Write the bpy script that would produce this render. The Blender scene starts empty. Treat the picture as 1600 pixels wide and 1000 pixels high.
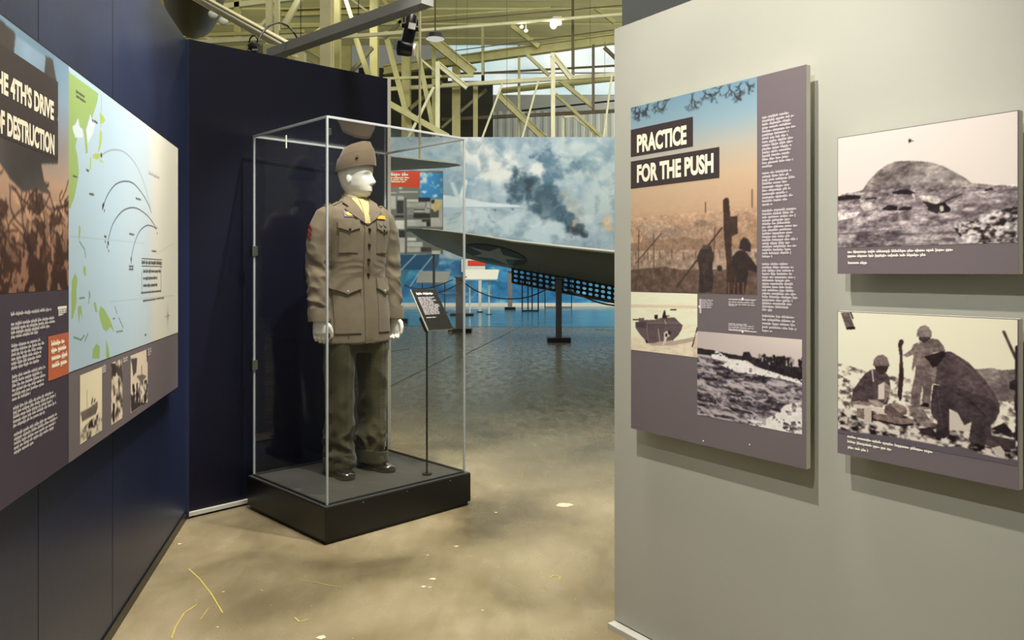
import bpy, bmesh, math, random
import numpy as np
from mathutils import Vector, Matrix, noise as mnoise
from mathutils.bvhtree import BVHTree
random.seed(7)
rng = np.random.RandomState(11)
sc = bpy.context.scene
C = sc.collection

# ------------------------------------------------------------------ camera
EYE = 1.35; F = 1200.0; CX = 800.0; HY = 425.0
cam_d = bpy.data.cameras.new('camera'); cam = bpy.data.objects.new('camera', cam_d); C.objects.link(cam)
cam.location = (0, 0, EYE); cam.rotation_euler = (math.pi/2, 0, 0)
cam_d.sensor_width = 36; cam_d.lens = 27.0; cam_d.shift_y = -75/1600; cam_d.clip_start = .05; cam_d.clip_end = 200
sc.camera = cam
# ------------------------------------------------------------------ view and world
sc.view_settings.view_transform = 'Standard'; sc.view_settings.look = 'None'
sc.view_settings.gamma = 1; sc.view_settings.exposure = 0.0
sc.cycles.transparent_max_bounces = 40; sc.cycles.max_bounces = 10; sc.cycles.glossy_bounces = 5
w = bpy.data.worlds.new('world'); sc.world = w; w.use_nodes = True
w.node_tree.nodes['Background'].inputs[0].default_value = (.80, .82, .70, 1)
w.node_tree.nodes['Background'].inputs[1].default_value = .22

def lamp(kind, name, loc, target, power, color, size=.05, spot=60, blend=.6, sy=None):
    l = bpy.data.lights.new(name, kind); l.energy = power; l.color = color
    if kind == 'AREA':
        l.size = size
        if sy: l.shape = 'RECTANGLE'; l.size_y = sy
    else: l.shadow_soft_size = size
    if kind == 'SPOT': l.spot_size = math.radians(spot); l.spot_blend = blend
    o = bpy.data.objects.new(name, l); C.objects.link(o); o.location = loc
    if target is not None:
        o.rotation_euler = (Vector(target) - Vector(loc)).to_track_quat('-Z', 'Y').to_euler()
    return o
WARM = (1, .945, .86); NEUT = (1, .97, .91)
# track spots over the grey wall
lamp('SPOT', 'spot_light', (-.277, 1.538, 3.45), (.62, 2.50, 1.50), 265, WARM, .03, 64, .8)
lamp('SPOT', 'spot_light', (-.41, .77, 3.05), (1.18, 1.85, 1.20), 120, NEUT, .03, 60, .9)
# over the blue wall
lamp('SPOT', 'spot_light', (-.35, 3.0, 3.6), (-1.62, 3.40, 1.60), 150, WARM, .05, 52, .9)
lamp('SPOT', 'spot_light', (-.15, 1.6, 3.5), (-1.25, 1.9, 1.45), 150, WARM, .05, 74, .9)
lamp('SPOT', 'spot_light', (-.55, 2.9, 3.5), (-1.50, 2.75, 2.55), 190, WARM, .03, 58, .5)
# over the glass case
lamp('SPOT', 'spot_light', (-.02, 3.42, 4.1), (-.92, 4.50, 1.25), 520, NEUT, .035, 40, .6)
lamp('SPOT', 'spot_light', (-.55, 1.9, 4.1), (-.90, 4.4, 1.3), 60, NEUT, .05, 30, .8)
# walkway
lamp('AREA', 'walkway_light', (-.2, 3.0, 6.8), (-.0, 3.6, 0), 390, WARM, 1.4)
# hangar
lamp('AREA', 'hangar_fill', (3, 9, 13.2), (3, 13, 0), 750, (1, .97, .86), 5)  # unseen lamp added to light the wing's leading edge
lamp('POINT', 'hangar_fill', (14, 41.5, 6.5), None, 2200, (1, .98, .9), .3)  # unseen lamp added to brighten the end wall and low roof
lamp('AREA', 'hangar_fill', (2, 17, 12.6), (2, 17, 0), 650, (1, .97, .86), 12)
for x_, y_ in ((-11, 14), (11, 16), (-12, 27), (12, 27)):
    lamp('POINT', 'hangar_fill', (x_, y_, 10.0), None, 780, (1, .95, .72), .3)
lamp('SPOT', 'board_fill', (-4.2, 14.5, 9.5), (-3.0, 20, 2.4), 1300, (1, .98, .93), .2, 34, .8)  # unseen lamp added to brighten the red headed board
lamp('AREA', 'mural_light', (1.5, 21.5, 10.5), (1.5, 30, 2.8), 1050, (.94, .97, 1), 12, sy=1.5)

# ------------------------------------------------------------------ helpers
def s2l(c):
    c = np.asarray(c, float)/255.
    return np.where(c <= .04045, c/12.92, ((c+.055)/1.055)**2.4)
def W(u, v, d): return Vector(((u-CX)/F*d, d, EYE-(v-HY)/F*d))
def FL(u, v, z=0.0): return W(u, v, (EYE-z)*F/(v-HY))

def mat(name, rgb, rough=.6, metal=0, var=.0, vs=8., bump=0., bs=60., spec=.5, emit=0, coat=0, rv=0.):
    m = bpy.data.materials.new(name); m.use_nodes = True
    nt = m.node_tree; b = nt.nodes['Principled BSDF']; c = tuple(s2l(rgb))+(1,)
    b.inputs['Base Color'].default_value = c; b.inputs['Roughness'].default_value = rough
    b.inputs['Metallic'].default_value = metal; b.inputs['Specular IOR Level'].default_value = spec
    b.inputs['Coat Weight'].default_value = coat
    tc = nt.nodes.new('ShaderNodeTexCoord')
    if emit:
        b.inputs['Emission Color'].default_value = c; b.inputs['Emission Strength'].default_value = emit
    if var or rv:
        n = nt.nodes.new('ShaderNodeTexNoise'); n.inputs['Scale'].default_value = vs; n.inputs['Detail'].default_value = 5
        nt.links.new(tc.outputs['Object'], n.inputs['Vector'])
        if var:
            r = nt.nodes.new('ShaderNodeMapRange'); r.inputs[1].default_value = .3; r.inputs[2].default_value = .7
            r.inputs[3].default_value = 1-var; r.inputs[4].default_value = 1+var
            nt.links.new(n.outputs[0], r.inputs[0])
            mx = nt.nodes.new('ShaderNodeMix'); mx.data_type = 'RGBA'; mx.blend_type = 'MULTIPLY'; mx.inputs[0].default_value = 1
            mx.inputs[6].default_value = c; nt.links.new(r.outputs[0], mx.inputs[7]); nt.links.new(mx.outputs[2], b.inputs['Base Color'])
        if rv:
            r2 = nt.nodes.new('ShaderNodeMapRange'); r2.inputs[1].default_value = .3; r2.inputs[2].default_value = .7
            r2.inputs[3].default_value = max(0, rough-rv); r2.inputs[4].default_value = rough+rv
            nt.links.new(n.outputs[0], r2.inputs[0]); nt.links.new(r2.outputs[0], b.inputs['Roughness'])
    if bump:
        n = nt.nodes.new('ShaderNodeTexNoise'); n.inputs['Scale'].default_value = bs; n.inputs['Detail'].default_value = 4
        nt.links.new(tc.outputs['Object'], n.inputs['Vector'])
        bp = nt.nodes.new('ShaderNodeBump'); bp.inputs['Strength'].default_value = bump; bp.inputs['Distance'].default_value = .01
        nt.links.new(n.outputs[0], bp.inputs['Height']); nt.links.new(bp.outputs[0], b.inputs['Normal'])
    return m

class G:
    """collects faces, links them as one mesh object"""
    def __init__(s): s.V = []; s.Fc = []
    def add(s, vs, fs):
        n = len(s.V); s.V += [tuple(v) for v in vs]; s.Fc += [tuple(i+n for i in f) for f in fs]; return s
    def box(s, c, size, M=None):
        c = Vector(c); hx, hy, hz = [q/2 for q in size]
        vs = [Vector((x, y, z)) for x in (-hx, hx) for y in (-hy, hy) for z in (-hz, hz)]
        if M is not None: vs = [M @ v for v in vs]
        return s.add([c+v for v in vs], [(0,1,3,2),(4,6,7,5),(0,4,5,1),(2,3,7,6),(0,2,6,4),(1,5,7,3)])
    def beam(s, p0, p1, wd, h=None, up=(0,0,1)):
        h = h or wd; p0 = Vector(p0); p1 = Vector(p1); d = (p1-p0); L = d.length; d.normalize(); up = Vector(up)
        if abs(d.dot(up)) > .98: up = Vector((0,1,0))
        x = d.cross(up).normalized(); z = x.cross(d)
        M = Matrix((x, d, z)).transposed()
        return s.box((p0+p1)/2, (wd, L, h), M)
    def ibeam(s, p0, p1, wd, h, t):
        p0 = Vector(p0); p1 = Vector(p1); d = (p1-p0).normalized(); up = Vector((0,0,1))
        if abs(d.dot(up)) > .98: up = Vector((0,1,0))
        x = d.cross(up).normalized(); z = x.cross(d); L = (p1-p0).length; M = Matrix((x, d, z)).transposed(); c = (p0+p1)/2
        s.box(c+z*(h/2-t/2), (wd, L, t), M); s.box(c-z*(h/2-t/2), (wd, L, t), M); return s.box(c, (t, L, h-2*t), M)
    def tube(s, pts, r, n=10, cap=True):
        pts = [Vector(p) for p in pts]; rings = []
        rr = r if isinstance(r, (list, tuple)) else [r]*len(pts)
        a = None
        for i, p in enumerate(pts):
            t = (pts[min(i+1, len(pts)-1)]-pts[max(i-1, 0)]).normalized()
            if a is None:
                a = t.orthogonal().normalized()
            a = (a - t*a.dot(t)).normalized(); b = t.cross(a)
            rings.append([p+(a*math.cos(k*2*math.pi/n)+b*math.sin(k*2*math.pi/n))*rr[i] for k in range(n)])
        return s.loft(rings, cap)
    def loft(s, rings, cap=True, closed=True):
        n = len(rings[0]); vs = [p for r in rings for p in r]; fs = []
        for i in range(len(rings)-1):
            for k in range(n if closed else n-1):
                k2 = (k+1) % n
                fs.append((i*n+k, i*n+k2, (i+1)*n+k2, (i+1)*n+k))
        if cap and closed:
            fs.append(tuple(reversed(range(n)))); fs.append(tuple((len(rings)-1)*n+k for k in range(n)))
        return s.add(vs, fs)
    def cyl(s, c, r, h, n=24, axis=(0,0,1)):
        a = Vector(axis).normalized()*h/2; c = Vector(c); return s.tube([c-a, c+a], r, n)
    def lathe(s, prof, c, n=32, M=None):
        rings = []
        for r, z in prof:
            ring = [Vector((r*math.cos(k*2*math.pi/n), r*math.sin(k*2*math.pi/n), z)) for k in range(n)]
            if M is not None: ring = [M @ p for p in ring]
            rings.append([Vector(c)+p for p in ring])
        return s.loft(rings)
    def prism(s, pts, off):
        pts = [Vector(p) for p in pts]; off = Vector(off); n = len(pts)
        fs = [tuple(range(n)), tuple(reversed(range(n, 2*n)))]+[(i, n+i, n+(i+1) % n, (i+1) % n) for i in range(n)]
        return s.add(pts+[p+off for p in pts], fs)
    def sphere(s, c, r, n=16, m=10, M=None):
        r = r if isinstance(r, (tuple, list)) else (r, r, r); vs = []; fs = []
        for j in range(1, m):
            t = math.pi*j/m
            for k in range(n):
                p = 2*math.pi*k/n
                q = Vector((r[0]*math.sin(t)*math.cos(p), r[1]*math.sin(t)*math.sin(p), r[2]*math.cos(t)))
                vs.append(Vector(c)+(M @ q if M is not None else q))
        for j in range(m-2):
            for k in range(n): fs.append((j*n+k, (j+1)*n+k, (j+1)*n+(k+1) % n, j*n+(k+1) % n))
        z = Vector((0, 0, r[2])); z = M @ z if M is not None else z
        vs += [Vector(c)+z, Vector(c)-z]; a = len(vs)-2
        for k in range(n): fs.append((a, k, (k+1) % n)); fs.append((a+1, (m-2)*n+(k+1) % n, (m-2)*n+k))
        return s.add(vs, fs)

def wloc(o):
    p = Vector((0, 0, 0))
    while o is not None: p += o.location; o = o.parent
    return p
def link(name, g, m, parent=None, smooth=False, bevel=0, local=False, base=None):
    """one mesh object. Points are given in world space unless local."""
    me = bpy.data.meshes.new(name); o = bpy.data.objects.new(name, me); C.objects.link(o)
    off = Vector((0, 0, 0))
    if parent is not None:
        o.parent = parent
        if not local: off = wloc(parent)
    elif base is not None: o.location = base; off = Vector(base)
    me.from_pydata([tuple(Vector(v)-off) for v in g.V], [], g.Fc)
    me.materials.append(m)
    bm = bmesh.new(); bm.from_mesh(me); bmesh.ops.recalc_face_normals(bm, faces=bm.faces)
    if bevel: bmesh.ops.bevel(bm, geom=bm.edges[:], offset=bevel, segments=2, affect='EDGES', profile=.5)
    bm.to_mesh(me); bm.free()
    if smooth:
        me.shade_smooth()
        if smooth != 'all': me.set_sharp_from_angle(angle=math.radians(38))
    me.update(); return o
def tag(o, label=None, cat=None, group=None, kind=None):
    if label: o['label'] = label
    if cat: o['category'] = cat
    if group: o['group'] = group
    if kind: o['kind'] = kind
    return o
def empty(name, loc, label, cat, group=None, rz=0):
    o = bpy.data.objects.new(name, None); C.objects.link(o); o.location = loc; o.rotation_euler = (0, 0, rz)
    o.empty_display_size = .1; return tag(o, label, cat, group)
def struct(name, g, m, **k):
    return tag(link(name, g, m, **k), kind='structure')
def clone(root, loc, label=None):
    def cp(o, par):
        c = o.copy(); C.objects.link(c); c.parent = par
        for ch in list(o.children): cp(ch, c)
        return c
    r = cp(root, None); r.location = loc
    if label: r['label'] = label
    return r

# printed pictures: a fine grid whose colour attribute is the print
def print_mat(name, rough=.5):
    m = bpy.data.materials.new(name); m.use_nodes = True; nt = m.node_tree; b = nt.nodes['Principled BSDF']
    a = nt.nodes.new('ShaderNodeAttribute'); a.attribute_name = 'print'; nt.links.new(a.outputs['Color'], b.inputs['Base Color'])
    b.inputs['Roughness'].default_value = rough; b.inputs['Specular IOR Level'].default_value = .35
    return m
def vnoise(X, Y, seed=0, oct=4, ax=1., ay=1.):
    out = np.zeros_like(X); amp = 1.; tot = 0; r = np.random.RandomState(seed); T = r.rand(256, 256)
    x = X*ax; y = Y*ay
    for o in range(oct):
        xi = np.floor(x).astype(int); yi = np.floor(y).astype(int); fx = x-xi; fy = y-yi
        fx = fx*fx*(3-2*fx); fy = fy*fy*(3-2*fy)
        a = T[xi & 255, yi & 255]; b = T[(xi+1) & 255, yi & 255]; c = T[xi & 255, (yi+1) & 255]; d = T[(xi+1) & 255, (yi+1) & 255]
        out += amp*((a*(1-fx)+b*fx)*(1-fy)+(c*(1-fx)+d*fx)*fy); tot += amp; amp *= .55; x = x*2.03+17.3; y = y*2.03+9.1
    return out/tot
def inpoly(X, Y, P):
    m = np.zeros(X.shape, bool); n = len(P)
    for i in range(n):
        x1, y1 = P[i]; x2, y2 = P[(i+1) % n]
        if y1 == y2: continue
        c = (Y > min(y1, y2)) & (Y <= max(y1, y2))
        m ^= c & (X < (x2-x1)*(Y-y1)/(y2-y1)+x1)
    return m
class Paint:
    """a little raster painter on plane coordinates (s right, z up)"""
    def __init__(s, T, s0, z0, s1, z1, res):
        s.T = T; nx = max(2, int((s1-s0)/res)); nz = max(2, int((z1-z0)/res))
        s.S, s.Z = np.meshgrid(np.linspace(s0, s1, nx+1), np.linspace(z0, z1, nz+1)); s.c = np.zeros(s.S.shape+(3,))
        s.box = (s0, z0, s1, z1); s.nx = nx; s.nz = nz; s.res = res
        s.fs = (s.S-s0)/(s1-s0); s.fz = (s.Z-z0)/(z1-z0)      # 0..1
    def fill(s, col): s.c[:] = col
    def pts(s, P): return [s.T(*p) for p in P]
    def poly(s, P, col, var=0, seed=1, sc_=60., mask=None):
        Q = s.pts(P); m = inpoly(s.S, s.Z, Q)
        if mask is not None: m &= mask
        c = np.array(col, float)[None, None, :]
        if var: c = c*(1+var*(vnoise(s.S, s.Z, seed, 4, sc_, sc_)-.5)*2)[..., None]
        s.c[m] = np.broadcast_to(c, s.c.shape)[m]; return m
    def line(s, P, wpx, col, a=1.):
        Q = s.pts(P)
        for (x1, y1), (x2, y2) in zip(Q[:-1], Q[1:]):
            L2 = (x2-x1)**2+(y2-y1)**2+1e-12
            t = np.clip(((s.S-x1)*(x2-x1)+(s.Z-y1)*(y2-y1))/L2, 0, 1)
            d = np.hypot(s.S-x1-t*(x2-x1), s.Z-y1-t*(y2-y1))
            k = np.clip((wpx/2+s.res*.5-d)/s.res, 0, 1)*a
            s.c = s.c*(1-k[..., None])+np.array(col, float)*k[..., None]
    def disc(s, p, r, col, a=1., asp=1., soft=None):
        x, y = s.T(*p); soft = soft or s.res
        d = np.hypot((s.S-x), (s.Z-y)*asp); k = np.clip((r-d)/soft+.5, 0, 1)*a
        s.c = s.c*(1-k[..., None])+np.array(col, float)*k[..., None]
    def mix(s, k, col):
        k = np.clip(k, 0, 1)[..., None]; s.c = s.c*(1-k)+np.array(col, float)*k
    def blur(s, n=1):
        for _ in range(n):
            for ax in (0, 1):
                p = np.concatenate([np.take(s.c, [0], ax), s.c, np.take(s.c, [-1], ax)], ax)
                L = s.c.shape[ax]
                s.c = (np.take(p, range(0, L), ax)+2*np.take(p, range(1, L+1), ax)+np.take(p, range(2, L+2), ax))/4
    def build(s, name, m, place, parent, gain=1.0, con=1.0, cool=0.):
        s.c = 132+(s.c-132)*con
        S, Z = s.S.ravel(), s.Z.ravel()
        co = place(S, Z)-np.array(wloc(parent))[None, :]
        nx, nz = s.nx+1, s.nz+1; idx = np.arange(nx*nz).reshape(nz, nx)
        f = np.stack([idx[:-1, :-1], idx[:-1, 1:], idx[1:, 1:], idx[1:, :-1]], -1).reshape(-1, 4)
        me = bpy.data.meshes.new(name); me.vertices.add(len(S)); me.vertices.foreach_set('co', co.astype(np.float32).ravel())
        me.loops.add(f.size); me.loops.foreach_set('vertex_index', f.ravel().astype(np.int32))
        me.polygons.add(len(f)); me.polygons.foreach_set('loop_start', np.arange(0, f.size, 4, dtype=np.int32))
        me.update(calc_edges=True)
        at = me.color_attributes.new('print', 'FLOAT_COLOR', 'POINT')
        rgb = s2l(np.clip(s.c, 8, 255))*gain*np.array([1-cool, 1, 1+cool*1.6])
        rgb = rgb.reshape(-1, 3)
        at.data.foreach_set('color', np.concatenate([rgb, np.ones((len(rgb), 1))], -1).astype(np.float32).ravel())
        me.materials.append(m); o = bpy.data.objects.new(name, me); C.objects.link(o); o.parent = parent; return o

class Plane:
    """a vertical wall plane: O on it, s = horizontal direction (viewer's right), n towards the room"""
    def __init__(p, O, az):
        p.O = Vector((O[0], O[1], 0)); p.s = Vector((math.sin(az), math.cos(az), 0)); p.n = Vector((p.s.y, -p.s.x, 0))
        if p.n.dot(-p.O) < 0: p.n = -p.n
    def off(p, d):
        q = Plane((p.O.x+p.n.x*d, p.O.y+p.n.y*d), 0); q.s = p.s.copy(); q.n = p.n.copy(); return q
    def L(p, u, v):
        r = Vector(((u-CX)/F, 1, -(v-HY)/F)); t = p.O.dot(p.n)/r.dot(p.n); q = r*t
        return ((q-p.O).dot(p.s), q.z+EYE)
    def P(p, s, z, o=0): return p.O+p.s*s+p.n*o+Vector((0, 0, z))
    def arr(p, o=0):
        b = np.array(p.O+p.n*o); s = np.array(p.s)
        return lambda S, Z: b[None, :]+S[:, None]*s[None, :]+Z[:, None]*np.array([0, 0, 1.])[None, :]
    def slab(p, g, pts, o0, o1):
        return g.prism([p.P(s, z, o0) for s, z in pts], p.n*(o1-o0))

_tc = {}
def text2d(s, off=.03):
    k = (s, off)
    if k in _tc: return _tc[k]
    cu = bpy.data.curves.new('t', 'FONT'); cu.body = s; cu.offset = off; cu.resolution_u = 4
    o = bpy.data.objects.new('t', cu); C.objects.link(o); bpy.context.view_layer.update()
    me = o.evaluated_get(bpy.context.evaluated_depsgraph_get()).to_mesh()
    v = [(q.co.x, q.co.y) for q in me.vertices]; f = [tuple(q.vertices) for q in me.polygons]
    bpy.data.objects.remove(o); bpy.data.curves.remove(cu); _tc[k] = (v, f); return _tc[k]
def put_text(g, s, pl, box, o, off=.03, cap=None):
    """fit the string into box (s0, z0, s1, z1) on plane pl"""
    v, f = text2d(s, off); xs = [q[0] for q in v]; ys = [q[1] for q in v]
    x0, x1, y0, y1 = min(xs), max(xs), min(ys), max(ys); s0, z0, s1, z1 = box
    g.add([pl.P(s0+(x-x0)/(x1-x0)*(s1-s0), z0+(y-y0)/(y1-y0)*(z1-z0), o) for x, y in v], f)
def scribble(g, pl, P0, P1, h, o, seed=0):
    """a line of print too small to read: word blocks of uneven strokes, from P0 to P1 in plane coordinates"""
    r = random.Random(seed); (sa, za), (sb, zb) = P0, P1; L = sb-sa; x = 0
    if abs(L) < 1e-6: return
    while x < L:
        wl = min(r.uniform(1.6, 5.2)*h, L-x); n = max(1, int(wl/(h*.55)))
        z = za+(zb-za)*x/L
        g.add([pl.P(sa+x, z+h*.12, o), pl.P(sa+x+wl, z+h*.12, o), pl.P(sa+x+wl, z+h*.52, o), pl.P(sa+x, z+h*.52, o)], [(0, 1, 2, 3)])
        for k in range(n):
            a = sa+x+k*h*.55; up = r.choice((.72, .72, .95)); dn = r.choice((0, 0, 0, -.2))
            g.add([pl.P(a, z+h*dn, o+.0002), pl.P(a+h*.3, z+h*dn, o+.0002), pl.P(a+h*.3, z+h*up, o+.0002), pl.P(a, z+h*up, o+.0002)], [(0, 1, 2, 3)])
        x += wl+h*.4
# ------------------------------------------------------------------ materials
M = {}
M['navy'] = mat('navy_paint', (30, 38, 66), .36, var=.10, vs=2.5, bump=.04, bs=25, spec=.5)
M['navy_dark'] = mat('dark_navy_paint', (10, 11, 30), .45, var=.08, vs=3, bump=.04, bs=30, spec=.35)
M['grey_wall'] = mat('grey_wall_paint', (174, 174, 163), .85, var=.02, vs=3, bump=.03, bs=40, spec=.25)
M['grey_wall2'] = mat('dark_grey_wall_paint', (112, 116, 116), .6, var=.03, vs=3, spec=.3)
M['black'] = mat('black_laminate', (14, 14, 13), .35, var=.05, vs=4, bump=.02, bs=40)
M['black_metal'] = mat('black_metal', (16, 16, 17), .38, metal=.3, var=.05)
M['plinth_top'] = mat('charcoal_plinth_top', (56, 55, 50), .6, var=.04, vs=6)
M['trim_white'] = mat('pale_trim', (190, 188, 176), .5, var=.03)
M['board_white'] = mat('white_board_edge', (225, 220, 206), .5, var=.02)
M['print_grey'] = mat('mauve_grey_print', (112, 102, 106), .5, var=.02, vs=3)
M['print_plum'] = mat('plum_print', (66, 56, 70), .45, var=.03, vs=3)
M['print_brown'] = mat('dark_brown_print', (58, 46, 46), .5, var=.02)
M['ink_white'] = mat('white_ink', (238, 232, 222), .55, var=.01)
M['ink_cream'] = mat('cream_ink', (250, 240, 215), .55, var=.01)
M['ink_dark'] = mat('dark_ink', (48, 44, 44), .55, var=.01)
M['ink_grey'] = mat('grey_ink', (196, 188, 190), .55, var=.01)
M['orange'] = mat('orange_print', (190, 98, 66), .5, var=.03, vs=4)
M['print'] = print_mat('photographic_print')
M['mural'] = print_mat('mural_print', .7)
M['cream'] = mat('cream_steel_paint', (170, 164, 108), .5, var=.10, vs=3, spec=.4)
M['cream_lt'] = mat('pale_steel_paint', (206, 200, 160), .5, var=.07, vs=3)
M['cream_dk'] = mat('olive_steel_paint', (104, 100, 60), .55, var=.12, vs=3)
M['rust'] = mat('brown_pipe_paint', (88, 74, 48), .6, var=.2, vs=5)
M['grey_steel'] = mat('grey_painted_steel', (120, 120, 116), .5, var=.06, vs=3)
M['dk_steel'] = mat('dark_grey_steel', (62, 62, 62), .45, metal=.2, var=.08)
M['roof'] = mat('cream_roof_deck', (196, 190, 138), .7, var=.06, vs=.8, bump=.1, bs=2)
M['corr'] = mat('pale_corrugated_sheet', (222, 226, 220), .55, var=.05, vs=1)
M['dark_void'] = mat('dark_gap_backing', (44, 42, 30), .8, var=.15, vs=.7)
M['lampshade'] = mat('white_enamel', (225, 228, 222), .4, var=.02)
M['chrome'] = mat('polished_metal', (210, 210, 205), .18, metal=1, var=.02)
def floor_mat():
    m = bpy.data.materials.new('polished_concrete'); m.use_nodes = True; nt = m.node_tree; b = nt.nodes['Principled BSDF']; N = nt.nodes.new
    tc = N('ShaderNodeTexCoord')
    def noise(scale, det, dist=0, stretch=None):
        n = N('ShaderNodeTexNoise'); n.inputs['Scale'].default_value = scale; n.inputs['Detail'].default_value = det; n.inputs['Distortion'].default_value = dist
        if stretch:
            mp = N('ShaderNodeMapping'); mp.inputs['Scale'].default_value = stretch; mp.inputs['Rotation'].default_value = (0, 0, .5)
            nt.links.new(tc.outputs['Object'], mp.inputs[0]); nt.links.new(mp.outputs[0], n.inputs['Vector'])
        else: nt.links.new(tc.outputs['Object'], n.inputs['Vector'])
        return n
    def ramp(src, stops):
        r = N('ShaderNodeValToRGB'); e = r.color_ramp.elements
        while len(e) < len(stops): e.new(.5)
        for k, (p, c) in enumerate(stops): e[k].position = p; e[k].color = tuple(s2l(c))+(1,)
        nt.links.new(src, r.inputs[0]); return r
    n1 = noise(1.3, 10, .4); r1 = ramp(n1.outputs[0], [(.30, (98, 88, 66)), (.46, (140, 127, 98)), (.70, (174, 160, 130))])
    n2 = noise(11, 10, .5, (1, .4, 1)); r2 = ramp(n2.outputs[0], [(.30, (226, 222, 214)), (.5, (246, 244, 240)), (.7, (255, 255, 255))])
    mx = N('ShaderNodeMix'); mx.data_type = 'RGBA'; mx.blend_type = 'MULTIPLY'; mx.inputs[0].default_value = .5
    nt.links.new(r1.outputs[0], mx.inputs[6]); nt.links.new(r2.outputs[0], mx.inputs[7])
    # base colour turns darker and greyer beyond the walkway
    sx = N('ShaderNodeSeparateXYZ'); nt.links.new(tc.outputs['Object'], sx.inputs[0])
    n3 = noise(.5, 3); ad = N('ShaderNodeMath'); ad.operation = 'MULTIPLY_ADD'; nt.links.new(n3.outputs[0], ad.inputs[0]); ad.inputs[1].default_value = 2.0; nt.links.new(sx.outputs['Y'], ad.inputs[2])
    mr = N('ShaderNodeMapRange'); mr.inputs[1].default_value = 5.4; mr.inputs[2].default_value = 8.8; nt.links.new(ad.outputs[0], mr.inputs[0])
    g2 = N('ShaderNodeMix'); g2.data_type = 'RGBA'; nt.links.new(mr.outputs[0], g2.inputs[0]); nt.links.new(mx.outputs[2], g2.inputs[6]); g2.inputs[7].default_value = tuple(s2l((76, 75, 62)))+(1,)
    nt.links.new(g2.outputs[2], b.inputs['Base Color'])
    rr = N('ShaderNodeMapRange'); rr.inputs[1].default_value = .3; rr.inputs[2].default_value = .7; rr.inputs[3].default_value = .14; rr.inputs[4].default_value = .34
    nt.links.new(n2.outputs[0], rr.inputs[0]); nt.links.new(rr.outputs[0], b.inputs['Roughness'])
    bp = N('ShaderNodeBump'); bp.inputs['Strength'].default_value = .012; bp.inputs['Distance'].default_value = .01
    nt.links.new(n2.outputs[0], bp.inputs['Height']); nt.links.new(bp.outputs[0], b.inputs['Normal'])
    return m
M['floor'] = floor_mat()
M['blue_floor'] = mat('blue_sealed_floor', (64, 104, 118), .16, var=.08, vs=1.2, rv=.05)
def glass_mat(name, tint, refl=1.0):
    m = bpy.data.materials.new(name); m.use_nodes = True; nt = m.node_tree; nt.nodes.clear(); N = nt.nodes.new
    t = N('ShaderNodeBsdfTransparent'); t.inputs[0].default_value = tint
    gl = N('ShaderNodeBsdfGlossy'); gl.inputs['Roughness'].default_value = .0; gl.inputs[0].default_value = (refl, refl, refl, 1)
    lw = N('ShaderNodeLayerWeight'); lw.inputs[0].default_value = .5
    pw = N('ShaderNodeMath'); pw.operation = 'POWER'; pw.inputs[1].default_value = 6.0; nt.links.new(lw.outputs['Facing'], pw.inputs[0])
    f = N('ShaderNodeMath'); f.operation = 'MULTIPLY_ADD'; f.inputs[1].default_value = .50; f.inputs[2].default_value = .032; nt.links.new(pw.outputs[0], f.inputs[0])
    mx = N('ShaderNodeMixShader'); o = N('ShaderNodeOutputMaterial')
    nt.links.new(f.outputs[0], mx.inputs[0]); nt.links.new(t.outputs[0], mx.inputs[1]); nt.links.new(gl.outputs[0], mx.inputs[2]); nt.links.new(mx.outputs[0], o.inputs[0])
    return m
M['acrylic'] = glass_mat('clear_acrylic', (.985, .99, .985, 1))
M['acrylic_edge'] = mat('acrylic_edge', (176, 180, 180), .25, var=.03, spec=.8)

# ------------------------------------------------------------------ setting
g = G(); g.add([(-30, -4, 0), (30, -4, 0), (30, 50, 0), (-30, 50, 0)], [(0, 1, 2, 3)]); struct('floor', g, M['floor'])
# the sealed blue floor before the mural, its straight front edge
e1 = FL(815, 511); e2 = FL(1060, 509)
g = G(); g.prism([(e1.x, e1.y, 0), (14, e2.y-.2, 0), (14, 29.9, 0), (-14, 29.9, 0), (-14, 19.0, 0), (e1.x-4.5, 19.4, 0)], (0, 0, .006)); struct('floor.001', g, M['blue_floor'])
# slab joints
for k, (a, b) in enumerate([((722, 556), (815, 510)), ((560, 628), (706, 556)), ((640, 545), (500, 566)), ((930, 515), (1100, 522))]):
    p, q = FL(*a), FL(*b); g = G(); g.beam((p.x, p.y, .002), (q.x, q.y, .002), .022, .004); struct('trim_%d' % (20+k), g, M['dk_steel'])


RW = Plane((.391, 2.93), math.radians(180-35.3))           # grey wall on the right (s runs towards the viewer)
LW = Plane((-1.785, 4.21), math.radians(-12.5))            # blue wall on the left (s runs away, 0 at the corner)
BW_a = Vector((-1.785, 4.21, 0)); BW_b = Vector((-.842, 5.20, 0)); bd = (BW_b-BW_a).normalized()
BW = Plane((BW_a.x, BW_a.y), math.atan2(bd.x, bd.y))       # dark wall behind the case
T = .09
def wall(name, pl, s0, s1, z0, z1, m, t=T, ztop=None):
    g = G(); pts = [(s0, z0), (s1, z0), (s1, z1 if ztop is None else ztop), (s0, z1)]
    pl.slab(g, pts, 0, -t); return struct(name, g, m)
wall('wall_right', RW, 0, 4.6, .025, RW.L(960, 50)[1]+.01, M['grey_wall'])
wall('wall_left', LW, -5.2, .02, 0, 2.62, M['navy'])
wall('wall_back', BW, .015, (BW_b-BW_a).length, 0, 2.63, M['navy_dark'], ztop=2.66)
# taller grey wall standing behind the right one
RW2 = RW.off(-.55)
wall('wall_rear', RW2, RW2.L(972, 30)[0], 4.4, 0, 4.2, M['grey_wall2'])
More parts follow.
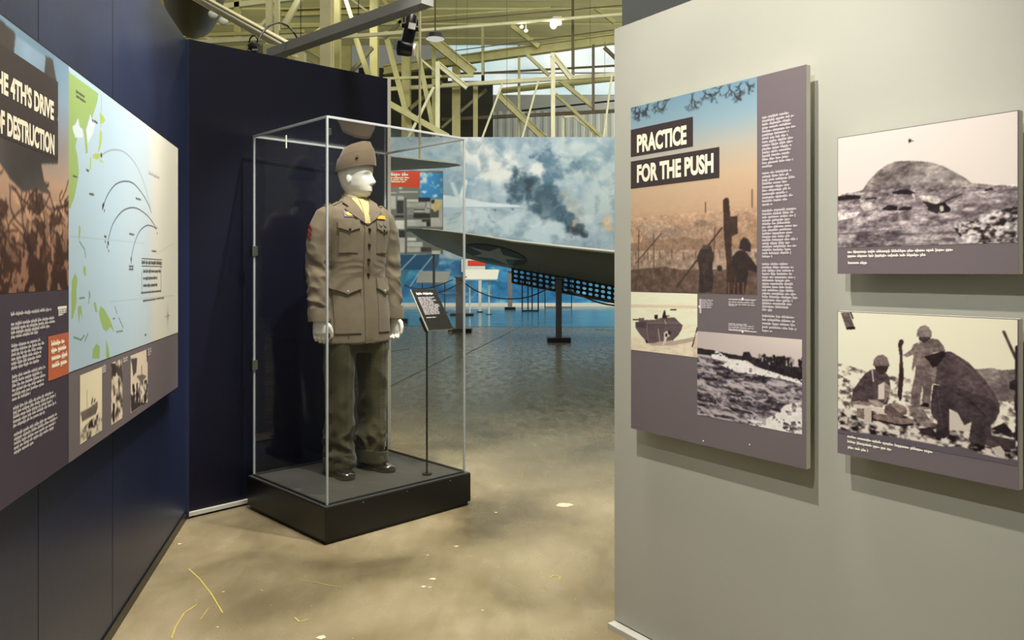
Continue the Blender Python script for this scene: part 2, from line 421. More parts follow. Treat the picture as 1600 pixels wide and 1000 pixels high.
# trims: pale strip on the free end of the dark wall, strips at the foot of the walls, seams of the blue wall
Lb = (BW_b-BW_a).length
g = G(); BW.slab(g, [(Lb-.002, 0), (Lb+.024, 0), (Lb+.024, 2.66), (Lb-.002, 2.66)], .004, -.09); struct('trim_1', g, M['trim_white'])
g = G(); BW.slab(g, [(.0, .012), (.46, .012), (.46, .032), (.0, .032)], .022, 0); struct('trim_2', g, M['trim_white'])
g = G(); RW.slab(g, [(.0, 0), (4.6, 0), (4.6, .02), (.0, .02)], .035, -.05); struct('trim_3', g, M['trim_white'])
g = G(); LW.slab(g, [(-5, 0), (-.01, 0), (-.01, .045), (-5, .045)], .006, 0); struct('baseboard_left', g, M['black'])
for k, u in enumerate((176, 60)):
    s = LW.L(u, 200)[0]; g = G(); LW.slab(g, [(s-.0015, .05), (s+.0015, .05), (s+.0015, 2.6), (s-.0015, 2.6)], .0008, 0); struct('trim_%d' % (4+k), g, M['black'])
g = G(); g.box((LW.O.x+.008, LW.O.y-.008, 1.31), (.02, .02, 2.62), Matrix.Rotation(.3, 3, 'Z')); struct('trim_6', g, M['navy'])

# marks on the floor: paint flecks and scratches
M['fleck'] = mat('dried_cream_paint', (222, 210, 180), .6, var=.1, vs=30)
M['fleck_y'] = mat('dried_yellow_paint', (196, 178, 96), .6, var=.1, vs=30)
def blob(u, v, r, seed, asp=1.):
    c = FL(u, v); rr = random.Random(seed); n = 14
    return [(c.x+math.cos(k*2*math.pi/n)*r*asp*rr.uniform(.6, 1.2), c.y+math.sin(k*2*math.pi/n)*r*rr.uniform(.6, 1.2), .0015) for k in range(n)]
g = G()
for k, (u, v, r) in enumerate([(883, 789, .040), (713, 854, .010), (676, 905, .012), (672, 918, .006), (502, 996, .016), (668, 868, .006), (775, 801, .007), (757, 879, .004), (843, 867, .004), (281, 850, .008), (754, 954, .004), (349, 925, .005), (409, 923, .004), (340, 980, .005), (662, 917, .010)]):
    g.add(blob(u, v, r, k, 1.3), [tuple(range(14))])
r_ = random.Random(5)
for k in range(60):
    g.add(blob(r_.uniform(230, 940), r_.uniform(760, 998), r_.uniform(.001, .0028), k+50), [tuple(range(14))])
tag(link('paint_flecks', g, M['fleck']), 'small dried cream paint spots scattered over the concrete walkway', 'paint spots', kind='stuff')
def streak(pts, w, name, label):
    P = [FL(u, v) for u, v in pts]; g = G()
    for a, b in zip(P[:-1], P[1:]):
        d = (b-a).normalized(); n = Vector((-d.y, d.x, 0))*w/2; z = Vector((0, 0, .0015)); g.add([a-n+z, b-n+z, b+n+z, a+n+z], [(0, 1, 2, 3)])
    return tag(link(name, g, M['fleck_y']), label, 'scratch')
streak([(295, 889), (312, 905), (330, 928), (348, 958)], .006, 'floor_scratch', 'yellow straight scratch on the concrete near the blue wall')
streak([(268, 998), (274, 980), (288, 958), (308, 945)], .006, 'floor_scratch', 'yellow curved scratch at the bottom edge of the walkway')
streak([(313, 968), (326, 950), (345, 944)], .003, 'floor_scratch', 'short faint yellow scratch right of the curved one')
streak([(460, 965), (468, 972), (482, 968)], .006, 'floor_scratch', 'small pale hooked scratch in the middle of the walkway floor')
streak([(858, 903), (866, 899), (876, 902), (872, 906)], .006, 'paint_mark', 'small yellow paint curl on the floor before the grey wall')
streak([(470, 907), (500, 912), (535, 919)], .003, 'floor_scratch', 'thin pale scratch in front of the black plinth')

# ------------------------------------------------------------------ hangar shell
def roofz(y): return 14.2 if y < 31 else 14.2-.2286*(y-31)
g = G()
for k in range(66):
    y0 = -3+k*.62; y1 = min(y0+.62, 38)
    if y0 >= 38: break
    h = .07 if k % 2 else 0; g.add([(-25, y0, roofz(y0)-h), (25, y0, roofz(y0)-h), (25, y1, roofz(y1)-h), (-25, y1, roofz(y1)-h)], [(0, 1, 2, 3)])
    g.add([(-25, y1, roofz(y1)), (25, y1, roofz(y1)), (25, y1, roofz(y1)-.07), (-25, y1, roofz(y1)-.07)], [(0, 1, 2, 3)])
struct('ceiling', g, M['roof'])
# corrugated end wall behind the mural
g = G(); x = -25; pr = []
while x < 25:
    pr += [(x, 44.9), (x+.16, 44.9), (x+.22, 45.0), (x+.38, 45.0)]; x += .44
g.loft([[Vector((x, y, 0)) for x, y in pr], [Vector((x, y, 11.2)) for x, y in pr]], closed=False)
struct('wall_end', g, M['corr'])
g = G(); g.prism([W(600, 149, 41.2), W(1100, 149, 41.2), W(1100, 174, 44.9), W(600, 174, 44.9)], (0, .1, .15)); struct('ceiling.001', g, M['corr'])
g = G(); a_ = W(560, 80, 40).x; b_ = W(770, 80, 40).x; g.box(((a_+b_)/2, 40.2, 6.0), (b_-a_, .3, 12)); struct('wall_bay', g, M['dark_void'])  # darkness of the gap behind the trusses, put into this sheet's colour
g = G(); g.box((a_-9, 38.2, 7.0), (18, .3, 14)); struct('wall_bay.001', g, M['cream'])
# skylight: sloping glazing in bays
def sky_mat():
    m = bpy.data.materials.new('daylight_glazing'); m.use_nodes = True; nt = m.node_tree; b = nt.nodes['Principled BSDF']
    b.inputs['Base Color'].default_value = (.5, .6, .6, 1); b.inputs['Roughness'].default_value = .3
    tc = nt.nodes.new('ShaderNodeTexCoord'); n = nt.nodes.new('ShaderNodeTexNoise'); n.inputs['Scale'].default_value = .35; nt.links.new(tc.outputs['Object'], n.inputs['Vector'])
    r = nt.nodes.new('ShaderNodeValToRGB'); r.color_ramp.elements[0].color = tuple(s2l((172, 200, 206)))+(1,); r.color_ramp.elements[1].color = tuple(s2l((238, 242, 238)))+(1,)
    r.color_ramp.elements[0].position = .35; r.color_ramp.elements[1].position = .6
    nt.links.new(n.outputs[0], r.inputs[0]); nt.links.new(r.outputs[0], b.inputs['Emission Color']); b.inputs['Emission Strength'].default_value = .9
    return m
M['daylight'] = sky_mat()
wn = 1
for (u0, u1) in ((700, 752), (757, 809), (813, 893), (898, 925), (929, 1010)):
    for (va, vb, da, db) in ((68, 113, 38.1, 39.5), (116, 148, 39.6, 41.0)):
        g = G(); g.prism([W(u0, va, da), W(u1, va, da), W(u1, vb, db), W(u0, vb, db)], (0, .05, .03))
        struct('window_%d' % wn, g, M['daylight']); wn += 1

# trusses. Each member: end points as (u, v, depth), width in m
def truss(name, label, cat, members, pos):
    root = empty(name, pos, label, cat)
    for nm, a, b, wd, m, kind in members:
        g = G(); p, q = W(*a), W(*b)
        if kind == 'i': g.ibeam(p, q, wd, wd*1.25, wd*.16)
        elif kind == 'r': g.tube([p, q], wd/2, 8)
        else: g.beam(p, q, wd, wd)
        link(nm, g, M[m], root, smooth=(kind == 'r'))
    return root
def px(n, d): return n*d/F
D = 33
TR1 = truss('roof_truss', 'cream roof truss crossing below the skylight at right', 'truss', [
    ('top_chord', (600, 110, D+2), (1010, 54, D), px(12, D), 'cream', 'i'),
    ('bottom_chord', (600, 140, D+1), (1010, 114, D), px(6, D), 'cream_lt', 'b'),
    ('middle_chord', (783, 142, D+2), (1010, 117, D+1), px(8, D), 'cream', 'b'),
    ('post', (811, 84, D+1), (811, 235, D+1), px(4, D), 'cream', 'b'),
    ('post', (754, 40, D+1), (754, 118, D+1), px(4, D), 'cream', 'b'),
    ('post', (895, -10, D), (895, 106, D), px(4, D), 'rust', 'b'),
    ('post', (927, 70, D), (927, 172, D), px(4, D), 'rust', 'b'),
    ('brace', (799, 40, D+.4), (842, 73, D+.4), px(7, D), 'cream', 'b'),
    ('brace', (823, 85, D+.4), (858, 118, D+.4), px(5, D), 'cream', 'b'),
    ('brace', (875, 126, D+.4), (928, 168, D+.4), px(6, D), 'cream', 'b'),
    ('brace', (868, 147, D+.8), (958, 230, D+.8), px(4.5, D), 'cream', 'b'),
    ('brace', (778, 147, D+.6), (862, 228, D+.6), px(8, D), 'cream', 'i'),
    ('brace', (960, 35, D+.4), (930, 12, D+.4), px(6, D), 'cream', 'b'),
    ('brace', (944, 74, D), (966, 95, D), px(5, D), 'rust', 'b'),
], W(811, 235, D+1))
truss('roof_truss', 'second roof truss with olive diagonals above the mural left end', 'truss', [
    ('brace', (602, 50, 31.8), (650, 235, 31.8), px(8, 32), 'cream', 'b'),
    ('brace', (650, 66, 31.8), (684, 235, 31.8), px(7, 32), 'cream', 'b'),
    ('brace', (676, 62, 32.8), (740, 114, 32.8), px(12, 33), 'cream', 'i'),
    ('brace', (604, 160, 31.2), (700, 214, 31.4), px(9, 31), 'cream', 'b'),
    ('brace', (678, 136, 31.3), (632, 228, 31.3), px(4, 31), 'cream_lt', 'b'),
    ('brace', (652, 88, 31.8), (690, 120, 31.8), px(3, 31), 'cream_lt', 'b'),
    ('post', (635, 50, 33.8), (635, 240, 33.8), px(13, 34), 'cream', 'i'),
    ('post', (678, 66, 33.8), (678, 235, 33.8), px(6, 34), 'cream', 'b'),
    ('post', (713, 98, 34.8), (713, 235, 34.8), px(12, 35), 'cream', 'i'),
    ('post', (743, 130, 34.8), (743, 235, 34.8), px(7, 35), 'cream', 'b'),
    ('chord', (598, 123, 31.6), (740, 118, 32.3), px(4, 32), 'cream', 'b'),
    ('chord', (690, 187, 35.8), (1010, 171, 35.8), px(5, 36), 'rust', 'b'),
    ('brace', (640, 170, 31.8), (690, 128, 32.8), px(5, 32), 'cream_dk', 'b'),
    ('brace', (690, 200, 34.8), (760, 140, 34.8), px(4, 35), 'cream_dk', 'b'),
], W(678, 235, 33.8))
truss('roof_truss', 'olive and cream lattice truss above the dark wall', 'truss', [
    ('post', (371, -10, 17), (371, 60, 17), px(8, 17), 'cream', 'b'),
    ('post', (421, -10, 16), (421, 70, 16), px(9, 16), 'cream_lt', 'b'),
    ('post', (433, -10, 16), (433, 80, 16), px(7, 16), 'cream_lt', 'b'),
    ('post', (511, -10, 15), (511, 125, 15), px(17, 15), 'cream_lt', 'i'),
    ('post', (527, -10, 16), (527, 125, 16), px(10, 16), 'cream', 'b'),
    ('post', (585, -10, 17), (585, 140, 17), px(12, 17), 'cream', 'i'),
    ('chord', (270, 57, 16), (475, 49, 16), px(5, 16), 'cream', 'b'),
    ('chord', (280, 68, 15.5), (505, 55, 15.5), px(6, 16), 'cream_lt', 'b'),
    ('chord', (505, 60, 15.5), (640, 50, 16), px(5, 16), 'cream_lt', 'b'),
    ('chord', (330, 13, 17), (470, -4, 17), px(8, 17), 'cream_lt', 'b'),
    ('chord', (440, 21, 19), (640, 14, 19), px(9, 19), 'cream', 'i'),
    ('chord', (440, 42, 19), (640, 36, 19), px(5, 19), 'cream', 'b'),
    ('brace', (471, -8, 16.5), (444, 40, 16.5), px(8, 16), 'cream_lt', 'b'),
    ('brace', (430, 18, 17), (396, 52, 17), px(5, 16), 'cream_lt', 'b'),
    ('brace', (538, -8, 16.5), (552, 36, 16.5), px(6, 16), 'cream_lt', 'b'),
    ('brace', (552, 48, 16.5), (580, 130, 16.5), px(8, 16), 'cream', 'b'),
    ('brace', (546, 116, 16.5), (582, 74, 16.5), px(6, 16), 'cream_dk', 'b'),
    ('brace', (470, 80, 15.5), (515, 106, 15.5), px(11, 15), 'cream_lt', 'i'),
    ('brace', (545, -4, 18), (582, 24, 18), px(3, 18), 'cream_lt', 'b'),
    ('brace', (318, 56, 16), (338, 66, 16), px(4, 16), 'cream_lt', 'b'),
    ('brace', (488, 55, 16), (503, 44, 16), px(5, 16), 'cream', 'b'),
    ('brace', (596, -4, 18), (636, 50, 18), px(5, 18), 'cream', 'b'),
    ('brace', (640, 20, 18), (600, 60, 18), px(5, 18), 'cream_dk', 'b'),
    ('strut', (470, 83, 15), (470, 100, 15), px(14, 15), 'cream_lt', 'b'),
], W(511, 125, 15))
# two pale free standing frames in front of the skylight
for u, lab in ((684, 'pale steel column with sloping brace above the glass case'), (864, 'pale steel column with sloping brace in front of the skylight')):
    dd = 31.5; root = empty('steel_column', W(u, 468.5, dd), lab, 'column')
    top = 97 if u < 700 else 83
    g = G(); g.beam(W(u, top, dd), W(u, 476, dd), px(6.5, dd)); link('post', g, M['cream_lt'], root)
    g = G(); g.ibeam(W(u-1, top+2, dd), W(u+(46 if u < 700 else 29), top+(40 if u < 700 else 40), dd), px(8, dd), px(8, dd), px(1.5, dd)); link('brace', g, M['cream_lt'], root)
for (a, b, lab) in (((785, 131), (751, 222), 'leftmost pale slanted stay rod above the mural'), ((841, 127), (814, 222), 'middle slanted stay rod above the mural'), ((956, 118), (942, 222), 'stay rod above the mural nearest the grey wall')):
    g = G(); pa, pb = W(*a, 31), W(*b, 31); pb = pa+(pb-pa)*((pa.z-.02)/(pa.z-pb.z)); g.tube([pa, pb], px(1.6, 31), 8); tag(link('stay_rod', g, M['cream_lt'], smooth=True, base=pb), lab, 'rod')
g = G(); dd = 34
for a, b in (((880, 472), (880, 183)), ((880, 183), (896, 182)), ((896, 182), (932, 210)), ((932, 210), (932, 472))): g.beam(W(*a, dd), W(*b, dd), px(3.2, dd))
tag(link('pipe_frame', g, M['cream_lt'], base=W(880, 472, dd)), 'small white bent pipe frame above the mural top at right', 'frame')
for a, b, wpx, m, nm in (((600, 52, 31), (1010, 19, 31), 5, 'cream_lt', 'lighting_rail'), ((640, 37, 31.5), (1010, 5, 31.5), 2, 'rust', 'conduit'),
                      ((719, 116, 34), (1010, 100, 34), 3.5, 'rust', 'conduit'), ((690, 82, 33), (1010, 40, 33), 1.6, 'rust', 'cable'),
                      ((600, 32, 32), (860, 12, 32), 3, 'cream', 'pipe'), ((815, 173, 40), (1010, 152, 40), 3, 'black', 'cable')):
    g = G(); g.tube([W(*a), W(*b)], px(wpx, a[2])/2, 8); link(nm, g, M[m], TR1, smooth=True)
for k, (u, v0, v1) in enumerate(((713, -5, 110), (730, -5, 100), (792, -5, 215), (922, -5, 75), (945, 65, 120))):
    g = G(); g.tube([W(u, v0, 31), W(u, v1, 31)], .009, 6)
    tag(link('hanging_wire', g, M['rust'], base=W(u, v1, 31)), 'thin dark wire hanging straight down from the hangar roof', 'wire', 'hanging wires under the roof')
# ------------------------------------------------------------------ display boards
def board(name, pl, s0, z0, s1, z1, label, cat, face, th=.022, gap=.033, group=None):
    """pl is the board's front face; it hangs gap metres off the wall on two rails"""
    base = pl.P((s0+s1)/2, z0, -th); root = empty(name, base, label, cat, group)
    g = G(); pl.slab(g, [(s0, z0), (s1, z0), (s1, z1), (s0, z1)], -.0012, -th); link('backing_board', g, M['board_white'], root)
    g = G(); pl.slab(g, [(s0+.0, z0), (s1-.0, z0), (s1-.0, z1), (s0, z1)], 0, -.0011); link('printed_face', g, M[face], root)
    for z in (z0+.12*(z1-z0), z1-.12*(z1-z0)):
        g = G(); pl.slab(g, [(s0+.06, z-.02), (s1-.06, z-.02), (s1-.06, z+.02), (s0+.06, z+.02)], -th, -th-gap+.001); link('mounting_rail', g, M['dk_steel'], root)
    return root
def lines(name, pl, rows, h, o, m, parent):
    """rows of (A, B, seed): each line of small print is a part of its own"""
    for A, B, sd_ in rows:
        g = G(); scribble(g, pl, (A[0], A[1]), (B[0], A[1]), h, o, sd_); link(name, g, m, parent)
def flat(name, pl, pts, o, m, parent):
    g = G(); g.add([pl.P(s, z, o) for s, z in pts], [tuple(range(len(pts)))]); return link(name, g, m, parent)
def zoomT(pl, ox, oy, k): return lambda x, y: pl.L(ox+x/k, oy+y/k)
RF = RW.off(.055); LF = LW.off(.05)
pm = M['print']

def grain(k, a, seed, msk, lo=0., hi=999.):
    """fine tonal texture inside the picture where its tone lies between lo and hi"""
    n1 = vnoise(p.S, p.Z, seed, 6, k, k*1.3)-.5; n2 = vnoise(p.S+.02*n1, p.Z, seed+3, 5, k*3.2, k*4.4)-.5
    t = p.c.mean(-1); m = msk & (t >= lo) & (t <= hi); f = 1+a*(1.2*n1+1.6*n2)*2; p.c[m] = (p.c*f[..., None])[m]
# ---- the big board on the grey wall
bA = board('display_board', RF, .146, .785, .857, 1.944, 'tall mauve text board headed PRACTICE FOR THE PUSH with a sunset picture', 'display board', 'print_grey')
T1 = zoomT(RF, 970, 90, 2.5656)
p = Paint(T1, .146, 1.281, .691, 1.944, .0020)
fz = p.fz
stops = [(0, (96, 78, 66)), (.10, (110, 90, 76)), (.22, (150, 122, 104)), (.33, (176, 144, 118)), (.42, (200, 166, 134)), (.58, (206, 178, 146)), (.72, (186, 180, 166)), (.84, (150, 172, 180)), (1, (122, 154, 170))]
for ch in range(3): p.c[..., ch] = np.interp(fz, [a for a, _ in stops], [c[ch] for _, c in stops])
n = vnoise(p.S, p.Z, 3, 5, 40, 120); p.c *= (1+.10*(n-.5)*np.clip(1-fz*1.8, 0, 1)*3)[..., None]
for cx, cy, rx, ry, col in ((140, 690, 70, 34, (182, 154, 130)), (190, 715, 60, 40, (170, 142, 120)), (330, 700, 70, 46, (172, 142, 118)), (320, 665, 30, 18, (150, 124, 102)), (500, 650, 52, 30, (172, 140, 114)), (230, 700, 40, 24, (160, 134, 114)), (430, 720, 60, 40, (160, 128, 104)), (60, 720, 30, 30, (190, 156, 126))):
    r = random.Random(cx); p.poly([(cx+rx*math.cos(a)*r.uniform(.75, 1.15), cy+ry*math.sin(a)*r.uniform(.7, 1.15)) for a in np.linspace(0, 6.2, 26)], col, .18, cx, 120)
p.poly([(40, 745), (250, 720), (410, 735), (545, 728), (545, 770), (40, 780)], (150, 122, 100), .12, 5, 80)
p.poly([(440, 700), (545, 668), (545, 745), (448, 748)], (168, 136, 108), .05, 6, 60)
p.poly([(40, 775), (545, 765), (545, 850), (40, 850)], (166, 140, 120), .30, 8, 55)
p.poly([(40, 850), (180, 838), (310, 868), (545, 842), (545, 955), (40, 938)], (104, 84, 72), .30, 9, 70)
for x in range(60, 545, 24):
    if x % 48 < 24: p.line([(x, 770+x % 17), (x+2, 800+x % 11)], .004, (96, 78, 68))
r = random.Random(4)
def twig(x, y, a, L, wd, dep):
    if dep == 0 or L < 4: return
    x2 = x+math.cos(a)*L; y2 = y+math.sin(a)*L; p.line([(x, y), (x2, y2)], wd, (52, 52, 54), .9)
    for _ in range(r.choice((2, 2, 3))): twig(x2, y2, a+r.uniform(-.9, .9), L*r.uniform(.6, .9), wd*.75, dep-1)
for x, y, a, L in ((60, 200, 1.7, 26), (105, 190, 1.4, 26), (150, 182, 1.8, 26), (190, 175, 2.1, 22), (285, 150, 1.5, 30), (330, 140, .9, 26), (400, 122, 1.9, 34), (430, 115, 1.2, 36), (480, 108, 1.9, 26), (500, 104, 1.0, 22), (70, 205, 1.2, 24)):
    twig(x, y-6, a, L*.62, .0030, 6); twig(x+9, y-9, a+.5, L*.5, .0026, 5)
p.line([(405, 683), (300, 820), (225, 918)], .006, (74, 58, 48)); p.line([(163, 705), (60, 825)], .004, (84, 66, 56))
for a, b in (((73, 690), (70, 880)), ((132, 708), (133, 862)), ((378, 680), (372, 815)), ((340, 580), (340, 620)), ((527, 530), (527, 600))): p.line([a, b], .004, (92, 72, 60))
dk = (60, 48, 46)
p.poly([(410, 572), (420, 562), (433, 564), (440, 638), (467, 634), (470, 705), (446, 716), (442, 800), (462, 860), (450, 950), (424, 950), (424, 820), (414, 720)], (72, 54, 46), .15, 2, 60)
p.poly([(474, 765), (480, 735), (492, 721), (510, 726), (521, 745), (522, 778), (498, 776)], dk)
p.poly([(446, 800), (462, 780), (478, 772), (500, 776), (520, 800), (546, 838), (546, 862), (512, 852), (506, 900), (496, 952), (456, 952), (462, 880), (448, 842)], dk, .15, 3, 80)
p.poly([(306, 800), (318, 770), (338, 752), (362, 756), (374, 790), (368, 830), (372, 890), (366, 942), (312, 942), (316, 860)], (66, 54, 50), .2, 4, 80)
p.poly([(322, 770), (330, 752), (350, 750), (356, 768)], (90, 74, 62)); p.disc((397, 845), .010, (58, 48, 46))
for x in (432, 470, 490): p.line([(x, 905), (x+2, 950)], .007, (146, 96, 70), .6)
grain(50, .12, 95, p.fz < .40, 0, 200); p.blur(1)
p.build('sunset_picture', pm, RF.arr(.0006), bA, .92, 1.08, .03)['label'] = 'colour picture of a dusk camp under a blue and peach sky'
def quadbar(name, P, T, pl, o, m, parent):
    Q = [T(*q) for q in P]; s0 = min(q[0] for q in Q); s1 = max(q[0] for q in Q)
    zt = (Q[0][1]+Q[1][1])/2; zb = (Q[2][1]+Q[3][1])/2
    return flat(name, pl, [(s0, zb), (s1, zb), (s1, zt), (s0, zt)], o, m, parent), (s0, zb, s1, zt)
quadbar('title_bar', [(41, 290), (290, 237), (290, 355), (41, 400)], T1, RF, .0012, M['print_brown'], bA)
quadbar('title_bar', [(41, 417), (396, 358), (396, 482), (41, 526)], T1, RF, .0012, M['print_brown'], bA)
def tbox(a, b, c, d, T):
    A = T(*a); B = T(*b); C_ = T(*c); D_ = T(*d); return (A[0], (C_[1]+D_[1])/2, B[0], (A[1]+B[1])/2)
g = G(); put_text(g, 'PRACTICE', RF, tbox((66, 310), (265, 270), (265, 349), (66, 382), T1), .0018, .045); link('title_lettering', g, M['ink_cream'], bA)
g = G(); put_text(g, 'FOR THE PUSH', RF, tbox((66, 430), (373, 382), (373, 464), (66, 501), T1), .0018, .045); link('title_lettering', g, M['ink_cream'], bA)
# body text column
g = G(); T2 = zoomT(RF, 1170, 160, 2.7); sd = 0
for y0, y1, n, xr in ((65, 272, 15, 195), (300, 432, 10, 195), (458, 650, 15, 205), (682, 874, 15, 203), (900, 962, 5, 200)):
    for k in range(n):
        y = y0+(y1-y0)*k/(n-1); sd += 1; rr = random.Random(sd*3); x1 = xr*(.82+.2*rr.random()) if k < n-1 else 100
        A = T2(57, y+5); B = T2(x1, y+5); z = A[1]; scribble(g, RF, (A[0], z), (B[0], z), .0088, .0008, sd)
link('body_text', g, M['ink_grey'], bA)
T8 = zoomT(RF, 980, 440, 8); rows_ = []
for y, x0, x1 in ((238, 935, 1075), (260, 935, 1060), (281, 935, 1080), (304, 935, 1060), (328, 935, 1055), (232, 1270, 1600), (262, 1270, 1590), (290, 1270, 1600), (303, 1270, 1370), (532, 1270, 1500), (550, 1270, 1585), (575, 1270, 1585), (600, 1270, 1520)):
    sd += 1; rows_.append((T8(x0, y), T8(x1, y), sd))
lines('caption_text', RF, rows_, .0056, .0008, M['ink_grey'], bA)
for (x0, y0, x1, y1) in ((905, 215, 930, 395), (1270, 220, 1620, 226), (1270, 612, 1620, 622)):
    g = G(); A, B = T8(x0, y0), T8(x1, y1); g.add([RF.P(A[0], B[1], .0009), RF.P(B[0], B[1], .0009), RF.P(B[0], A[1], .0009), RF.P(A[0], A[1], .0009)], [(0, 1, 2, 3)]); link('caption_rule', g, M['ink_grey'], bA)
for x, y, dy in ((1445, 215, .004), (1445, 625, -.004), (905, 312, 0), (1196, 0, 0)):
    if x == 1196: continue
    A = T8(x, y); g = G(); g.add([RF.P(A[0]+.0045*math.cos(t), A[1]+.0045*math.sin(t), .0011) for t in np.linspace(0, 2*math.pi, 9)[:-1]], [tuple(range(8))]); link('caption_marker', g, M['ink_white'], bA)
# amphibious tractor photograph
A = T8(48, 126); B = T8(878, 950); sA = A[0]; sB = B[0]; zt = (T8(48, 126)[1]+T8(878, 156)[1])/2; zb = (T8(48, 850)[1]+T8(878, 948)[1])/2
p = Paint(T8, sA, zb, sB, zt, .0016); p.fill((246, 228, 196))
p.c += (8*(vnoise(p.S, p.Z, 5, 4, 20, 200)-.5)*2)[..., None]
p.poly([(48, 285), (878, 300), (878, 335), (48, 325)], (222, 204, 176)); p.mix(np.clip((.24-p.fz)/.05, 0, 1)*.6*vnoise(p.S, p.Z, 9, 4, 60, 160), (190, 170, 148))
for k in range(26):
    rr = random.Random(k); x = rr.uniform(60, 820); y = rr.uniform(330, 640); p.line([(x, y), (x+rr.uniform(40, 160), y+rr.uniform(-6, 10))], .0025, (216, 196, 168), .6)
p.poly([(240, 740), (600, 740), (850, 690), (870, 740), (560, 800), (300, 800)], (188, 168, 150))
hull = [(105, 505), (145, 505), (145, 455), (215, 455), (215, 480), (350, 478), (420, 455), (520, 450), (595, 448), (640, 495), (665, 520), (695, 545), (680, 600), (640, 670), (570, 735), (400, 750), (330, 770), (270, 770), (235, 740), (170, 670), (125, 610), (105, 570)]
p.poly(hull, (112, 96, 96), .10, 6, 60); p.poly([(105, 505), (240, 505), (240, 575), (110, 575)], (92, 78, 80)); p.poly([(240, 500), (640, 495), (690, 545), (240, 535)], (124, 106, 104))
p.line([(240, 535), (690, 545)], .002, (86, 72, 74)); p.line([(75, 475), (140, 476)], .004, (60, 48, 50)); p.line([(245, 540), (262, 740)], .003, (150, 134, 124)); p.line([(388, 595), (412, 755)], .003, (206, 188, 166)); p.line([(470, 480), (485, 530)], .003, (206, 188, 166))
p.poly([(340, 415), (382, 415), (384, 465), (345, 470)], (50, 40, 42)); p.poly([(440, 440), (460, 362), (478, 362), (482, 410), (500, 440), (500, 460), (440, 460)], (60, 48, 50)); p.line([(545, 352), (612, 352)], .004, (40, 34, 36)); p.line([(500, 430), (524, 430)], .004, (90, 76, 72))
p.poly([(458, 640), (490, 620), (530, 628), (536, 680), (500, 700), (484, 760), (446, 806), (436, 800), (462, 730)], (216, 200, 180)); p.poly([(476, 650), (502, 650), (505, 690), (476, 690)], (60, 50, 50)); p.disc((530, 640), .007, (60, 50, 52))
p.poly([(225, 735), (250, 730), (262, 770), (240, 770)], (60, 50, 52)); p.line([(876, 580), (850, 700), (815, 810)], .005, (70, 58, 56)); p.poly([(860, 640), (878, 640), (878, 940), (830, 930), (820, 860)], (214, 194, 168), .2)
p.blur(1); p.build('beach_tractor_photograph', pm, RF.arr(.0006), bA, .90, 1.2, .06)['label'] = 'sepia photograph of a tracked landing vehicle on a beach'
# landing craft photograph
T3 = zoomT(RF, 970, 440, 2.631)
sA = T3(315, 300)[0]; sB = .845; zt = (T3(315, 203)[1]+T3(757, 240)[1])/2; zb = (T3(315, 547)[1]+T3(755, 632)[1])/2
p = Paint(T3, sA, zb, sB, zt, .0018)
for ch, (a, b) in enumerate(zip((196, 180, 172), (222, 206, 190))): p.c[..., ch] = a+(b-a)*np.clip((p.fz-.6)*2.5, 0, 1)*p.fs
wat = [(310, 292), (420, 305), (520, 350), (620, 385), (760, 412), (760, 640), (310, 560)]
m = p.poly(wat, (120, 108, 112))
n1 = vnoise(p.S+.25*vnoise(p.S, p.Z, 6, 3, 14, 20), p.Z, 12, 6, 26, 120); n2 = vnoise(p.S, p.Z+.5*p.S*.4, 13, 4, 60, 220)
v = np.clip((n1*.65+n2*.35-.36)*4.2, 0, 1); wc = np.array((58, 50, 56))[None, None]*(1-v[..., None])+np.array((190, 176, 172))[None, None]*v[..., None]; p.c[m] = wc[m]
p.poly([(312, 272), (380, 282), (440, 296), (500, 306), (505, 290), (528, 288), (540, 310), (575, 318), (640, 336), (700, 350), (757, 352), (757, 412), (690, 398), (620, 372), (560, 350), (500, 330), (430, 312), (312, 296)], (58, 50, 52), .35, 4, 110)
for k in range(44):
    rr = random.Random(k+7); x = rr.uniform(570, 755); y = 322+(x-570)*.12+rr.uniform(-6, 12); h = rr.uniform(8, 24); c = rr.choice(((48, 42, 44), (60, 52, 54), (150, 138, 130)))
    p.line([(x, y), (x+rr.uniform(-4, 4), y-h)], .0065, c); p.disc((x, y-h), .0048, c)
def foam(P, seed, th, col=(232, 222, 210)):
    msk = inpoly(p.S, p.Z, p.pts(P)); nn = vnoise(p.S, p.Z, seed, 5, 60, 80); k = (msk & (nn > th)); p.c[k] = np.array(col)-(nn[k][:, None]-.5)*60
foam([(372, 298), (395, 284), (420, 300), (450, 318), (520, 325), (560, 352), (640, 376), (700, 395), (757, 405), (757, 425), (660, 400), (560, 384), (480, 374), (415, 345), (440, 330), (375, 316)], 3, .34)
foam([(525, 566), (580, 575), (640, 540), (680, 505), (757, 494), (757, 632), (640, 612), (525, 588)], 5, .42, (236, 226, 214))
grain(70, .18, 91, np.ones(p.S.shape, bool), 0, 170); p.blur(1); p.build('landing_craft_photograph', pm, RF.arr(.0006), bA, .90, 1.2, .06)['label'] = 'grey photograph of a crowded landing craft in rough water'
for (x, y) in ((340, 655), (530, 670)):
    A = T3(x, y); g = G(); g.tube([RF.P(A[0], A[1], 0), RF.P(A[0], A[1], .002)], .0022, 8); link('pin', g, M['ink_white'], bA)

